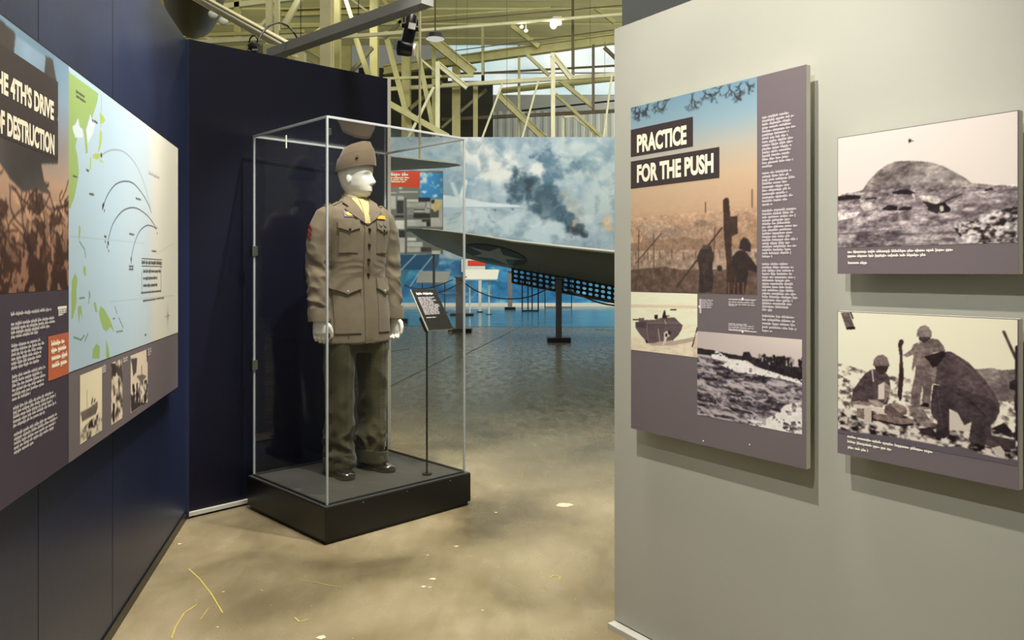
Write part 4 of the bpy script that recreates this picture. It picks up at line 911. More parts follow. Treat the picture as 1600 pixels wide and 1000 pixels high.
# ------------------------------------------------------------------ label stand inside the case
st0 = Vector((-.488, 4.406, PZ)); root = empty('label_stand', st0, 'small black tilted label board on a thin pole inside the case', 'label stand')
g = G(); g.cyl(st0+Vector((0, 0, .004)), .028, .008, 24); link('foot', g, M['black_metal'], root, smooth=True)
g = G(); g.tube([st0+Vector((0, 0, .008)), st0+Vector((0, 0, .845))], .0055, 10); link('pole', g, M['black_metal'], root, smooth=True)
bx = cr; bt = (Vector((-cr.y, cr.x, 0))*.17+Vector((0, 0, .235))).normalized(); bn = bx.cross(bt)
bo = st0+Vector((0, 0, .815))+bn*.014-bx*.005
def BP(x, y, z): return bo+bx*x+bt*y+bn*z
g = G(); g.prism([BP(0, 0, 0), BP(.185, 0, 0), BP(.185, .286, 0), BP(0, .286, 0)], bn*.008); link('backing', g, M['board_white'], root)
g = G(); g.prism([BP(.003, 0.001, .0081), BP(.185, 0.001, .0081), BP(.185, .285, .0081), BP(.003, .285, .0081)], bn*.0012); link('label_face', g, M['black'], root)
g = G(); cx_ = bo+bt*.04+bx*.01; g.beam(BP(.008, .005, -.012), BP(.008, .10, -.012), .02, .02); link('clamp', g, M['black_metal'], root)
class BPl:
    def P(s, a, b, o=0): return BP(a, b, .0095+o)
bpl = BPl(); g = G()
scribble(g, bpl, (.028, .246), (.150, .246), .017, .0004, 3); link('label_heading', g, M['ink_white'], root)
g = G()
for k in range(12): scribble(g, bpl, (.026, .222-k*.0105), (.120+.035*random.Random(k).random()+(.015 if 4 < k < 9 else 0), .222-k*.0105), .0085, .0004, k+9)
scribble(g, bpl, (.026, .082), (.095, .082), .009, .0004, 77); link('label_text', g, M['ink_grey'], root)

# ------------------------------------------------------------------ uniformed mannequin
def wool(name, rgb, var=.10):
    m = mat(name, rgb, .9, var=var, vs=26, bump=.25, bs=420, spec=.12); b = m.node_tree.nodes['Principled BSDF']; b.inputs['Sheen Weight'].default_value = .15; return m
M['wool'] = wool('brown_wool', (116, 104, 85), .06); M['wool_dk'] = wool('dark_brown_wool', (100, 86, 68), .05); M['trouser'] = wool('olive_trouser_wool', (68, 64, 43), .08)
M['shirt'] = wool('khaki_shirt', (198, 178, 128), .05); M['manq'] = mat('white_mannequin', (236, 232, 220), .38, var=.015, vs=5, spec=.45)
M['leather'] = mat('black_leather', (11, 9, 8), .16, var=.1, vs=14, spec=.7, bump=.05, bs=80, coat=.5); M['brass'] = mat('dark_bronze_button', (62, 46, 28), .3, metal=.8)
M['gold'] = mat('yellow_badge', (240, 200, 20), .5, var=.03); M['purple'] = mat('mauve_cloth', (150, 120, 138), .8); M['ribbon'] = mat('orange_ribbon', (222, 160, 60), .7, var=.15, vs=60); M['red'] = mat('red_chevron', (118, 36, 32), .8, var=.1, vs=40)
M['silver'] = mat('silver_medal', (205, 198, 180), .28, metal=.7)
mq = empty('mannequin', (-.915, 4.50, PZ), 'white faceless mannequin in a brown wool service uniform and side cap', 'mannequin', rz=math.radians(40))
def voxel(g, size, it=4, fac=.5):
    me = bpy.data.meshes.new('v'); me.from_pydata([tuple(v) for v in g.V], [], g.Fc)
    bm = bmesh.new(); bm.from_mesh(me); bmesh.ops.recalc_face_normals(bm, faces=bm.faces); bm.to_mesh(me); bm.free()
    o = bpy.data.objects.new('v', me); C.objects.link(o)
    r = o.modifiers.new('r', 'REMESH'); r.mode = 'VOXEL'; r.voxel_size = size
    s = o.modifiers.new('s', 'SMOOTH'); s.factor = fac; s.iterations = it
    bpy.context.view_layer.update(); ev = o.evaluated_get(bpy.context.evaluated_depsgraph_get()); m2 = ev.to_mesh()
    q = G(); q.V = [tuple(v.co) for v in m2.vertices]; q.Fc = [tuple(p.vertices) for p in m2.polygons]; q.N = [tuple(v.normal) for v in m2.vertices]
    bpy.data.objects.remove(o); return q
def ell(cx, cy, z, a, bf, bb, n=28, e=2.3):
    out = []
    for k in range(n):
        t = 2*math.pi*k/n; c, s = math.cos(t), math.sin(t)
        x = a*math.copysign(abs(c)**(2/e), c); y = (bb if s > 0 else bf)*math.copysign(abs(s)**(2/e), s); out.append(Vector((cx+x, cy+y, z)))
    return out
def smo(x, xs, ys): return float(np.interp(x, xs, ys))
# body (head, neck, trunk, arms, hands, legs) as one surface
HZ = 1.602; yaw = math.radians(36); HM = Matrix.Rotation(yaw, 3, 'Z'); HC = Vector((0.0, -.004, HZ))
def headpt(x, y, z): return HC+HM @ Vector((x*1.05, y*1.06, z))
g = G(); rings = []
zz = np.linspace(-.002, .244, 44)
for z in zz:
    a = smo(z, [-.002, .01, .03, .06, .10, .14, .18, .21, .232, .244], [.022, .036, .050, .061, .069, .074, .073, .062, .040, .012])
    f = smo(z, [-.002, .01, .03, .05, .08, .11, .13, .17, .21, .232, .244], [.068, .084, .090, .090, .091, .090, .094, .094, .078, .050, .014])
    b = smo(z, [-.002, .01, .03, .06, .10, .14, .18, .21, .232, .244], [-.01, .03, .062, .082, .096, .104, .102, .082, .052, .014])
    ring = []
    for k in range(48):
        t = 2*math.pi*k/48; c, s = math.cos(t), math.sin(t); x = a*math.copysign(abs(c)**.92, c)
        y = (b if s > 0 else f)*math.copysign(abs(s)**.86, s)
        if s < 0:
            nz = smo(z, [.062, .072, .084, .10, .135], [0, .024, .031, .020, 0]); y -= nz*math.exp(-(x/.0125)**2)
            y += .011*math.exp(-((abs(x)-.032)/.018)**2-((z-.122)/.014)**2)
            y -= .005*math.exp(-(x/.022)**2-((z-.047)/.006)**2)+.005*math.exp(-(x/.019)**2-((z-.034)/.006)**2)
            y += .004*math.exp(-(x/.02)**2-((z-.0405)/.003)**2)+.004*math.exp(-(x/.02)**2-((z-.022)/.006)**2)
        ring.append(headpt(x, y, z))
    rings.append(ring)
g.loft(rings)
for sg in (-1, 1):
    g.sphere(headpt(sg*.073, .012, .098), (.007, .016, .029), 16, 10, HM)
g.tube([(0, .028, 1.48), (0, .022, 1.56), (0, .014, 1.62), (0, .010, 1.66)], [.066, .058, .056, .058], 28)
g.loft([ell(0, 0, z, a, b, b) for z, a, b in ((.86, .155, .10), (1.0, .15, .10), (1.15, .135, .09), (1.3, .155, .10), (1.44, .165, .10), (1.53, .10, .07))])
for sg in (-1, 1):
    g.tube([(sg*.15, .0, 1.46), (sg*.215, .012, 1.30), (sg*.236, .01, 1.16), (sg*.242, -.012, 1.0), (sg*.246, -.030, .90)], [.045, .042, .036, .032, .026], 16)
    nh = len(g.V)
    g.loft([ell(sg*.246, -.030, .915, .024, .028, .028, 20), ell(sg*.246, -.034, .885, .021, .036, .034, 20), ell(sg*.245, -.036, .855, .019, .043, .040, 20), ell(sg*.243, -.036, .825, .017, .043, .040, 20), ell(sg*.240, -.036, .812, .012, .038, .036, 20)])
    for j, (dy, L) in enumerate(((-.068, .92), (-.047, 1.0), (-.025, .95), (-.004, .80))):
        x = sg*.242; p0 = Vector((x, dy, .828)); p1 = p0+Vector((-sg*.004, -.001, -.034*L)); p2 = p1+Vector((-sg*.016, 0, -.019*L)); p3 = p2+Vector((-sg*.016, .001, .004)); p4 = p3+Vector((-sg*.006, .001, .010))
        g.tube([p0+Vector((0, 0, .012)), p0, p1, p2, p3, p4], [.0095, .0095, .009, .0085, .0078, .005], 12)
    x = sg*.242; g.tube([(x, -.052, .885), (x-sg*.006, -.084, .858), (x-sg*.012, -.092, .832), (x-sg*.016, -.090, .806), (x-sg*.018, -.084, .796)], [.014, .0125, .0105, .009, .006], 12)
    HR = Matrix.Rotation(math.radians(42 if sg < 0 else 22), 3, 'Z'); wc_ = Vector((sg*.244, -.034, .90))
    for k in range(nh, len(g.V)): g.V[k] = tuple(wc_+(HR @ (Vector(g.V[k])-wc_))*1.09)
    g.tube([(sg*.09, .0, .92), (sg*.10, -.005, .55), (sg*.105, .0, .12), (sg*.105, 0, .03)], [.075, .055, .04, .036], 16)
q = voxel(g, .0042, 3, .5); link('body', q, M['manq'], mq, smooth='all', local=True)
# jacket
def tor(z): return smo(z, TZ, TA), smo(z, TZ, TB)
TZ = [.752, .90, 1.05, 1.17, 1.30, 1.40, 1.47, 1.515, 1.548, 1.575, 1.592]
TA = [.212, .205, .190, .176, .190, .203, .205, .188, .140, .088, .068]
TB = [.148, .142, .130, .122, .134, .142, .134, .116, .094, .074, .062]
g = G(); zs = np.concatenate([np.linspace(.752, 1.5, 22), np.linspace(1.51, 1.592, 10)])
g.loft([ell(0, .005+.012*max(0, (z-1.45)/.14), z, smo(z, TZ, TA), smo(z, TZ, TB), smo(z, TZ, TB)*.98, 40, 2.25) for z in zs])
SL_ = [[(.135, .004, 1.500), .066], [(.185, .006, 1.470), .070], [(.218, .010, 1.40), .069], [(.236, .014, 1.30), .065], [(.240, .014, 1.18), .060], [(.242, .0, 1.05), .058], [(.245, -.018, .93), .057], [(.246, -.024, .886), .058]]
for sg in (-1, 1): g.tube([(sg*p[0], p[1], p[2]) for p, r in SL_], [r for p, r in SL_], 28)
q = voxel(g, .0062, 7, .5)
V2 = []
for v, n in zip(q.V, q.N):
    v = Vector(v); n = Vector(n); ax = abs(v.x); arm = max(0, min(1, (ax-.185)/.03)) if v.z < 1.42 else 0
    f = mnoise.noise(Vector((v.x*9, v.y*9, v.z*3.0)))*.0035
    if arm:
        el = math.exp(-((v.z-1.16)/.10)**2)+.8*math.exp(-((v.z-.97)/.07)**2)+.5
        w_ = mnoise.noise(Vector((v.x*14+v.z*9, v.y*14-v.z*6, v.z*13+3))); f += arm*el*(.5-abs(w_)*1.8)*.009
    else:
        wst = math.exp(-((v.z-1.20)/.07)**2); w_ = mnoise.noise(Vector((v.x*10, v.y*8+5, v.z*26))); f += wst*(.4-abs(w_))*.006
        hem = max(0, (1.0-v.z)/.25); f += hem*mnoise.noise(Vector((v.x*16+3, v.y*16, v.z*2)))*.007
    V2.append(tuple(v+n*f))
q.V = V2; jacket = link('jacket', q, M['wool'], mq, smooth='all', local=True); jb = BVHTree.FromPolygons(q.V, q.Fc)
def hit(o, d):
    loc, nor, _, _ = jb.ray_cast(Vector(o), Vector(d)); return loc, nor
def front(x, z):
    l, n = hit((x, -1, z), (0, 1, 0))
    if l is None: l, n = Vector((x, -.05, z)), Vector((0, -1, 0))
    return l, n if n.y < 0 else -n
def patch(name, X0, X1, Zt, Zb, m, off=.003, th=.002, nx=10, nz=12, parent=None, proj=front, smooth=True, lift=0, label=None):
    """cloth piece lying on the jacket; X0..X1 functions or numbers of t (0 top, 1 bottom), Zt/Zb functions of s"""
    fn = lambda f, t: f(t) if callable(f) else f
    top = []; bot = []
    for j in range(nz+1):
        t = j/nz
        for i in range(nx+1):
            s = i/nx; zt = fn(Zt, s); zb = fn(Zb, s); z = zt+(zb-zt)*t; x = fn(X0, t)+(fn(X1, t)-fn(X0, t))*s
            l, n = proj(x, z); o = off+lift*t; top.append(l+n*(o+th)); bot.append(l+n*(off-.004))
    W_ = nx+1; g = G(); n_ = len(top); fs = []
    for j in range(nz):
        for i in range(nx):
            a = j*W_+i; fs.append((a, a+1, a+W_+1, a+W_)); fs.append((n_+a, n_+a+W_, n_+a+W_+1, n_+a+1))
    edge = [i for i in range(nx+1)]+[j*W_+nx for j in range(1, nz+1)]+[nz*W_+i for i in range(nx-1, -1, -1)]+[j*W_ for j in range(nz-1, 0, -1)]
    for k in range(len(edge)): a, b = edge[k], edge[(k+1) % len(edge)]; fs.append((a, n_+a, n_+b, b))
    g.add(top+bot, fs); o = link(name, g, m, parent or mq, smooth=smooth, local=True)
    if label: o['label'] = label
    return o
# V with shirt and tie
patch('shirt_front', lambda t: -.058*(1-t)-.004, lambda t: .058*(1-t)+.004, 1.592, 1.435, M['shirt'], .0035, .002, 10, 14, label='khaki shirt front')
patch('necktie', lambda t: -.011-.006*t if t > .2 else -.015, lambda t: .011+.006*t if t > .2 else .015, 1.578, 1.44, M['shirt'], .008, .004, 4, 14)
patch('placket', lambda t: -.016, lambda t: .046, 1.448, .757, M['wool'], .003, .0022, 6, 40)
patch('coat_edge_fold', lambda t: -.0185, lambda t: -.0155, 1.44, .760, M['wool_dk'], .0015, .001, 1, 40)
for sg in (-1, 1):
    inn = lambda t: sg*(.056*(1-t)**1.05-.004*t); out = lambda t: sg*smo(t, [0, .22, .30, .38, .46, .75, 1], [.070, .106, .098, .088, .116, .066, .004])
    a, b = (out, inn) if sg < 0 else (inn, out)
    patch('lapel', a, b, 1.588, 1.432, M['wool'], .009, .003, 8, 26, lift=-.001)
    # upper pocket, flap and pleat
    xa, xb = (-.158, -.047) if sg < 0 else (.062, .158)
    patch('breast_pocket', xa+.006, xb-.006, 1.44, 1.272, M['wool'], .0025, .0022, 10, 12)
    patch('pocket_pleat', (xa+xb)/2-.012, (xa+xb)/2+.012, 1.43, 1.274, M['wool'], .0048, .0018, 4, 10)
    patch('pocket_flap', xa, xb, 1.458, lambda s: 1.412-.022*(1-abs(2*s-1)**.8), M['wool'], .007, .0028, 12, 8, lift=.003)
    xa, xb = (-.182, -.034) if sg < 0 else (.066, .182)
    patch('hip_pocket', xa+.008, xb-.008, 1.115, .815, M['wool'], .003, .003, 12, 16)
    patch('pocket_flap', xa, xb, 1.128, lambda s: 1.068-.034*(1-abs(2*s-1)**.8), M['wool'], .009, .0032, 12, 8, lift=.005)
    # shoulder strap
    def topp(x, y):
        l, n = hit((x, y, 2), (0, 0, -1)); return (l, n if n.z > 0 else -n) if l is not None else (Vector((x, y, 1.5)), Vector((0, 0, 1)))
    xs0, xs1 = (-.198, -.085) if sg < 0 else (.085, .198)
    patch('shoulder_strap', xs0, xs1, .028, -.016, M['wool'], .004, .003, 12, 5, proj=topp)
    l, n = topp(sg*.105, .006); g = G(); g.cyl(l+n*.009, .0075, .004, 14, n); link('strap_button', g, M['brass'], mq, smooth=True, local=True)
    # cuff band
    g = G(); g.tube([(sg*.245, -.0195, .955), (sg*.246, -.022, .925), (sg*.246, -.0245, .884)], [.057, .060, .059], 28, cap=False)
    link('cuff', g, M['wool'], mq, smooth=True, local=True)
# collar stands
def collar(name, r0, r1, z0, z1, m, th, y=.014, a0=-52, a1=232, dip=.0):
    g = G(); o = []; i_ = []
    n = 30; rows = []
    for k in range(n+1):
        t = math.radians(a0+(a1-a0)*k/n); fr = max(0, -math.sin(t)); c, s = math.cos(t), math.sin(t)
        A = Vector((r0*c, y+r0*s*.92, z0-dip*fr)); B = Vector((r1*c, y+r1*s*.92, z1-dip*fr*1.4)); nn = Vector((c, s, 0))*th
        rows.append([A, B, B-nn, A-nn])
    g.loft(rows, cap=True); return link(name, g, m, mq, smooth=True, local=True)
collar('shirt_collar', .071, .064, 1.565, 1.625, M['shirt'], .003, .012, -75, 255, .020)['label'] = 'khaki shirt collar'
collar('collar', .094, .074, 1.558, 1.612, M['wool'], .005, .014, -50, 230, .016)
for z in (1.405, 1.318, 1.232, 1.150):
    l, n = front(.012, z); g = G(); g.cyl(l+n*.0085, .0095, .004, 18, n); g.sphere(l+n*.010, (.0085, .0085, .0085), 14, 8); link('button', g, M['brass'], mq, smooth=True, local=True)
for x, z in ((-.1025, 1.402), (.11, 1.402), (-.108, 1.050), (.124, 1.050)):
    l, n = front(x, z); g = G(); g.sphere(l+n*.013, (.0075, .0075, .0075), 14, 8); link('pocket_button', g, M['brass'] if z > 1.2 else M['silver'], mq, smooth=True, local=True)
# badges
patch('badge_backing', -.125, -.060, 1.508, 1.474, M['purple'], .004, .001, 4, 3, label='mauve cloth patch under the badge')
g = G(); l, n = front(-.092, 1.491); tx = Vector((0, 0, 1)).cross(n).normalized(); ty = n.cross(tx)
g.prism([l+n*.006+tx*x+ty*y for x, y in ((-.028, 0), (-.014, .012), (.006, .013), (.026, .002), (.010, -.012), (-.014, -.011))], n*.0015); link('breast_badge', g, M['gold'], mq, local=True)['label'] = 'yellow lozenge badge'
patch('ribbon_bar', .070, .132, 1.488, 1.468, M['ribbon'], .006, .002, 6, 2, label='orange and gold ribbon bar')
for x in (.086, .116):
    l, n = front(x, 1.437); g = G(); g.cyl(l+n*.015, .010, .002, 16, n); g.beam(l+n*.014+Vector((-.012, 0, .004)), l+n*.014+Vector((.012, 0, .004)), .004, .003); link('medal', g, M['silver'], mq, smooth=True, local=True)
def side(y, z):
    l, n = hit((-1, y, z), (1, 0, 0)); return (l, n if n.x < 0 else -n) if l is not None else (Vector((-.28, y, z)), Vector((-1, 0, 0)))
for k in range(3):
    z0 = 1.405-k*.026; patch('sleeve_chevron', -.020, .045, lambda s: z0+.028*(1-abs(2*s-1)), lambda s: z0-.014+.028*(1-abs(2*s-1)), M['red'], .002, .0015, 10, 2, proj=side)['label'] = 'red sleeve chevron'
# trousers
g = G()
g.loft([ell(0, .0, z, a, b, b, 36, 2.3) for z, a, b in ((.70, .18, .115), (.80, .19, .125), (.90, .175, .115), (1.0, .16, .10))])
for sg in (-1, 1):
    g.loft([ell(sg*x, y, z, a, b, b, 32, 2.2) for z, x, y, a, b in ((.80, .098, .0, .092, .118), (.70, .102, 0, .090, .112), (.55, .108, -.004, .078, .098), (.40, .107, .0, .073, .094), (.25, .108, .004, .073, .096), (.14, .108, .002, .074, .098), (.055, .108, -.004, .075, .104), (.040, .108, -.005, .074, .102))])
q = voxel(g, .0062, 6, .5); V2 = []
for v, n in zip(q.V, q.N):
    v = Vector(v); n = Vector(n); sg = 1 if v.x > 0 else -1; low = min(1, max(0, (.62-v.z)/.4)); 
    w1 = mnoise.noise(Vector((v.x*7+sg*3, v.y*7, v.z*5.5+sg*2))); w2 = mnoise.noise(Vector((v.x*12+v.z*8, v.y*10, v.z*12-v.x*8+sg*7)))
    brk = math.exp(-((v.z-.17)/.07)**2); f = (.3-abs(w1))*.040*(.35+low*.65)+(.3-abs(w2))*.034*(brk+.3*low)
    f += .006*math.exp(-((v.x-sg*.108)/.008)**2) if v.y < 0 and v.z > .12 else 0
    V2.append(tuple(v+n*f))
q.V = V2; link('trousers', q, M['trouser'], mq, smooth='all', local=True)
for sg in (-1, 1):
    g = G(); rr = []
    for z, k in ((.108, 1.0), (.105, 1.035), (.045, 1.05), (.034, 1.04), (.034, .98)): rr.append(ell(sg*.108, -.003, z, .079*k, .105*k, .102*k, 36, 2.2))
    for r2 in rr:
        for k, p in enumerate(r2): r2[k] = p+Vector((0, 0, .010*math.sin(k*.35+sg)+.012*max(0, -(p.y)/.11)))
    g.loft(rr, cap=False); link('trouser_cuff', g, M['trouser'], mq, smooth=True, local=True)
# shoes
for sg in (-1, 1):
    sp = math.radians(9)*sg; R = Matrix.Rotation(sp, 3, 'Z'); o = Vector((sg*.108, .012, 0)); upp = []; sole = []
    Y = [.098, .090, .06, .02, -.03, -.08, -.12, -.16, -.185, -.198]; Wd = [.012, .032, .038, .038, .040, .046, .048, .043, .030, .010]; Hh = [.045, .075, .088, .090, .082, .066, .052, .046, .038, .024]
    g = G()
    for y, wd, h in zip(Y, Wd, Hh):
        ring = []
        for k in range(20):
            t = 2*math.pi*k/20; c, s = math.cos(t), math.sin(t); x = wd*math.copysign(abs(c)**.8, c)*(1-.35*max(0, s)); z = .016+(h-.016)*(.5+.5*math.copysign(abs(s)**.7, s)); ring.append(o+R @ Vector((x, y, z)))
        upp.append(ring)
    g.loft(upp); sh = link('shoe', g, M['leather'], mq, smooth='all', local=True)
    g = G(); P = [(wd*1.10, y) for y, wd in zip(Y, Wd)]; P = [(x, y) for x, y in P]+[(-x, y) for x, y in reversed(P)]
    g.prism([o+R @ Vector((x, y-.004, .0)) for x, y in P], (0, 0, .019)); link('sole', g, M['leather'], sh, bevel=.002, local=True)
    g = G(); g.prism([o+R @ Vector((x, y, .048)) for x, y in ((-.030, -.122), (.030, -.122), (.030, -.126), (-.030, -.126))], (0, 0, .003)); link('toe_cap_seam', g, M['black'], sh, local=True)
    for k in range(4):
        y = -.045-k*.017; z = .079-k*.0062; g = G(); g.tube([o+R @ Vector((-.020, y, z-.004)), o+R @ Vector((0, y-.003, z+.004)), o+R @ Vector((.020, y, z-.004))], .0026, 8); link('lace', g, M['black'], sh, smooth=True, local=True)
# side cap: tall folded crown with a crease along the top and a turned up flap
def capring(t, ex, hw=None, drop=0.):
    w_ = smo(t, [0, .3, .6, .8, .92, 1], [.081, .077, .062, .044, .031, .019]) if hw is None else hw
    yf = .106-.006*t-.020*t**3; yb = .106+.004*t-.034*t**2; ring = []
    for k in range(48):
        a = 2*math.pi*k/48; c, s = math.cos(a), math.sin(a); sx = .95 if s > 0 else 1.15; x = (w_+ex)*math.copysign(abs(c)**sx, c); y = (yb+ex)*abs(s)**.8 if s > 0 else -(yf+ex)*abs(s)**.8
        zb = .160+.020*(-y/.10); zt = smo(y, [-.10, -.05, .02, .09], [.318, .322, .306, .272])-drop; ring.append(headpt(x, y, zb+(zt-zb)*t))
    return ring
g = G(); g.loft([capring(t, .004) for t in np.linspace(0, 1, 16)]+[capring(1, -.004, .010, .012), capring(1, -.010, .004, .030)]); cap = link('side_cap', g, M['wool_dk'], mq, smooth=True, local=True)
def flapring(t, ex):
    r0 = capring(0, ex); out = []
    for k in range(48):
        s = math.sin(2*math.pi*k/48); top = .60 if s > 0 else .60+.16*abs(s)**3; tt = t*top
        out.append(capring(tt, ex)[k])
    return out
g = G(); g.loft([flapring(t, .0085) for t in (-.02, .0, .25, .5, .75, .97, 1.0)]+[flapring(1.0, .0045)], cap=False); link('cap_flap', g, M['wool_dk'], cap, smooth=True, local=True)
g = G(); g.cyl(headpt(-.082, -.045, .222), .0085, .010, 16, HM @ Vector((-1, -.25, .25))); link('cap_badge', g, M['chrome'], cap, smooth=True, local=True)['label'] = 'round polished cap badge'
g = G(); g.cyl(headpt(.028, -.112, .245), .012, .010, 14, HM @ Vector((.3, -1, .2))); link('cap_badge', g, M['brass'], cap, smooth=True, local=True)['label'] = 'dark bronze emblem at the cap front'
# ------------------------------------------------------------------ painted mural
MP = Plane((0, 30), math.radians(90)); TM = zoomT(MP, 600, 200, 2.78)
s0, s1 = -11.0, 11.0
zt0 = MP.L(720, 222)[1]; zt1 = MP.L(958, 214)[1]
def ztop(s): return zt0+(zt1-zt0)*(s-MP.L(720, 222)[0])/(MP.L(958, 214)[0]-MP.L(720, 222)[0])
root = empty('mural_wall', (0, 30.06, 0), 'long freestanding mural of clouds, dark smoke and a white aeroplane behind the wing', 'mural')
g = G(); g.prism([(s0, 30.03, 0), (s1, 30.03, 0), (s1, 30.03, ztop(s1)), (s0, 30.03, ztop(s0))], (0, .15, 0)); link('mural_panel', g, M['board_white'], root)
g = G(); g.box((0, 29.98, .07), (22, .10, .14)); link('foot_rail', g, M['board_white'], root)
p = Paint(TM, -9, .14, s1, 6.62, .025); p.fill((142, 158, 168))
S, Zz = p.S, p.Z
def nz(seed, a, b, o=6, w=0): 
    if w: return vnoise(S+w*vnoise(S, Zz, seed+9, 3, .8, .8), Zz+w*vnoise(S, Zz, seed+19, 3, .8, .8), seed, o, a, b)
    return vnoise(S, Zz, seed, o, a, b)
def blobm(pts, k=.9, seed=1, soft=.8, rough=1.2):
    """soft noisy union of discs, pixel coordinates on the mural"""
    f = np.full_like(S, -2.); WX = 1.5*(vnoise(S, Zz, seed+70, 6, 1.1, 1.1)-.5); WZ = 1.5*(vnoise(S, Zz, seed+90, 6, 1.1, 1.1)-.5)
    for x, y, r in pts:
        sx, sz = TM(x, y); R = r/2.78*30/F; f = np.maximum(f, 1-np.hypot(S+WX-sx, Zz+WZ-sz)/R)
    n = nz(seed, 1.5, 1.5, 7, .9); return np.clip((f+(n-.5)*rough*1.1)*2.2/soft, 0, 1)*k
p.mix(nz(2, .35, .6, 5, 1.5)*1.0, (170, 184, 190)); 
p.mix(blobm([(430, 90, 110), (520, 160, 110), (600, 220, 90), (450, 190, 70)], .9, 3), (214, 212, 204))
p.mix(blobm([(300, 300, 90), (360, 240, 80), (230, 200, 70)], .7, 4), (132, 158, 174))
p.mix(blobm([(850, 140, 120), (960, 250, 110), (900, 340, 90)], .7, 5), (178, 188, 184)); p.mix(blobm([(960, 120, 70), (870, 110, 40)], .7, 6), (122, 146, 154))
p.mix(blobm([(690, 120, 60), (740, 160, 70), (710, 200, 60), (640, 130, 30)], .95, 7), (80, 108, 126))
p.mix(blobm([(620, 260, 70), (580, 300, 60), (670, 300, 70), (700, 350, 70), (760, 380, 60), (820, 415, 50), (860, 430, 24)], 1, 8), (60, 84, 98))
p.mix(blobm([(840, 425, 34), (790, 410, 26), (640, 240, 30)], .8, 9), (46, 56, 62)); p.mix(blobm([(760, 280, 50), (800, 330, 40), (830, 370, 30)], .5, 12), (150, 148, 130))
p.mix(blobm([(845, 400, 26), (985, 440, 40)], .8, 10), (206, 170, 130)); p.mix(blobm([(420, 400, 110), (560, 420, 110), (680, 450, 90), (300, 440, 90)], .85, 11), (186, 200, 204))
p.mix(np.clip((nz(14, 3.2, 3.2, 6, .9)-.5)*3, 0, 1)*.45, (220, 222, 218)); p.mix(np.clip((.50-nz(15, 2.6, 2.6, 6, .9))*4, 0, 1)*.55, (100, 124, 138))
# painted aeroplane
p.poly([(150, 270), (255, 290), (340, 302), (440, 322), (585, 335), (596, 346), (480, 350), (380, 350), (300, 345), (230, 350), (150, 340)], (206, 214, 216), .05, 3, 2)
p.poly([(325, 300), (338, 262), (352, 226), (362, 224), (356, 262), (350, 304)], (214, 222, 222)); p.poly([(150, 340), (300, 345), (380, 352), (300, 372), (150, 380)], (168, 184, 194)); p.line([(340, 345), (595, 347)], .03, (120, 140, 150))
p.poly([(286, 240), (300, 232), (330, 300), (312, 302)], (190, 202, 208)); p.poly([(470, 352), (490, 352), (484, 364)], (90, 110, 124)); p.poly([(550, 350), (566, 350), (560, 360)], (90, 110, 124))
# sea below
seam = np.clip((TM(0, 556)[1]-Zz+.35*(nz(21, .5, .5, 4)-.5))/.12, 0, 1); k0 = p.c.copy(); p.mix(seam, (48, 122, 172))
sea = seam > .5; n1 = nz(22, .45, 1.6, 6, 1.2); n2 = nz(23, 1.4, 3.4, 5, .5)
p.mix(seam*np.clip((n1-.48)*4, 0, 1)*.8, (96, 176, 214)); p.mix(seam*np.clip((.46-n1)*4, 0, 1)*.9, (20, 88, 138)); p.mix(seam*np.clip((n2-.60)*6, 0, 1)*.6, (170, 214, 226))
p.mix(seam*np.clip((.40-n2)*6, 0, 1)*.6, (14, 66, 104))
p.poly([(60, 550), (240, 548), (238, 590), (215, 620), (120, 616), (60, 640)], (22, 76, 112), .1); p.poly([(0, 600), (110, 616), (60, 760), (0, 760)], (58, 120, 144), .2, 4, 1.2)
for a, b in (((70, 620), (140, 548)), ((150, 632), (212, 556)), ((30, 700), (72, 640)), ((112, 690), (150, 634))): p.line([a, b], .04, (180, 206, 214))
for x in (160, 215, 330, 470, 500, 690): p.line([(x, 660), (x, 770)], .03, (30, 96, 140), .6)
p.blur(1); p.build('painted_scene', M['mural'], MP.arr(-0.0), root)

# ------------------------------------------------------------------ aircraft wing with open dive brake
M['wing'] = mat('grey_aircraft_paint', (138, 140, 130), .40, var=.08, vs=1.5, spec=.5, rv=.08); M['wing_dk'] = mat('dark_grey_aircraft_paint', (62, 62, 58), .45, var=.1, vs=2)
M['insignia_blue'] = mat('faded_navy_insignia', (34, 44, 66), .4, var=.06, vs=3); M['insignia_white'] = mat('faded_white_star', (190, 194, 196), .4, var=.05, vs=3)
us = [637, 640, 645, 657, 680, 719, 760, 801, 880, 958, 1060, 1200]
def I(x, ys): return float(np.interp(x, us, ys))
LEv = [357, 357, 357, 357.5, 359, 364, 370, 377, 386, 394, 406, 420]
TEv = [357.5, 360, 364, 373, 385, 401, 412, 420, 433, 447, 466, 492]
LEd = [15.6, 15.5, 15.45, 15.4, 15.3, 15.1, 14.9, 14.7, 14.3, 13.9, 13.3, 12.5]
CH = [.05, .25, .5, .8, 1.25, 1.7, 1.9, 2.0, 2.15, 2.3, 2.4, 2.5]
TK = [.02, .03, .04, .06, .10, .14, .18, .22, .27, .31, .34, .36]
def LE(u): return W(u, I(u, LEv), I(u, LEd))
def TE(u): return W(u, I(u, TEv), I(u, LEd)+I(u, CH))
def wsec(u, c, sgn):
    a, b = LE(u), TE(u); t = I(u, TK); sh = 2.9*(math.sqrt(max(c, 0))*.30-.126*c-.35*c*c+.28*c**3-.10*c**4)
    return a+(b-a)*c+Vector((0, 0, sgn*t*sh*1.15*(1.1 if sgn > 0 else .62)))
wr = empty('aircraft_wing', W(958, 420, 14.5), 'dark grey aircraft wing seen from below with a worn star insignia, held on posts', 'aircraft wing')
g = G(); cs_ = [0, .004, .012, .03, .08, .16, .3, .5, .7, .88, 1]; rings = []
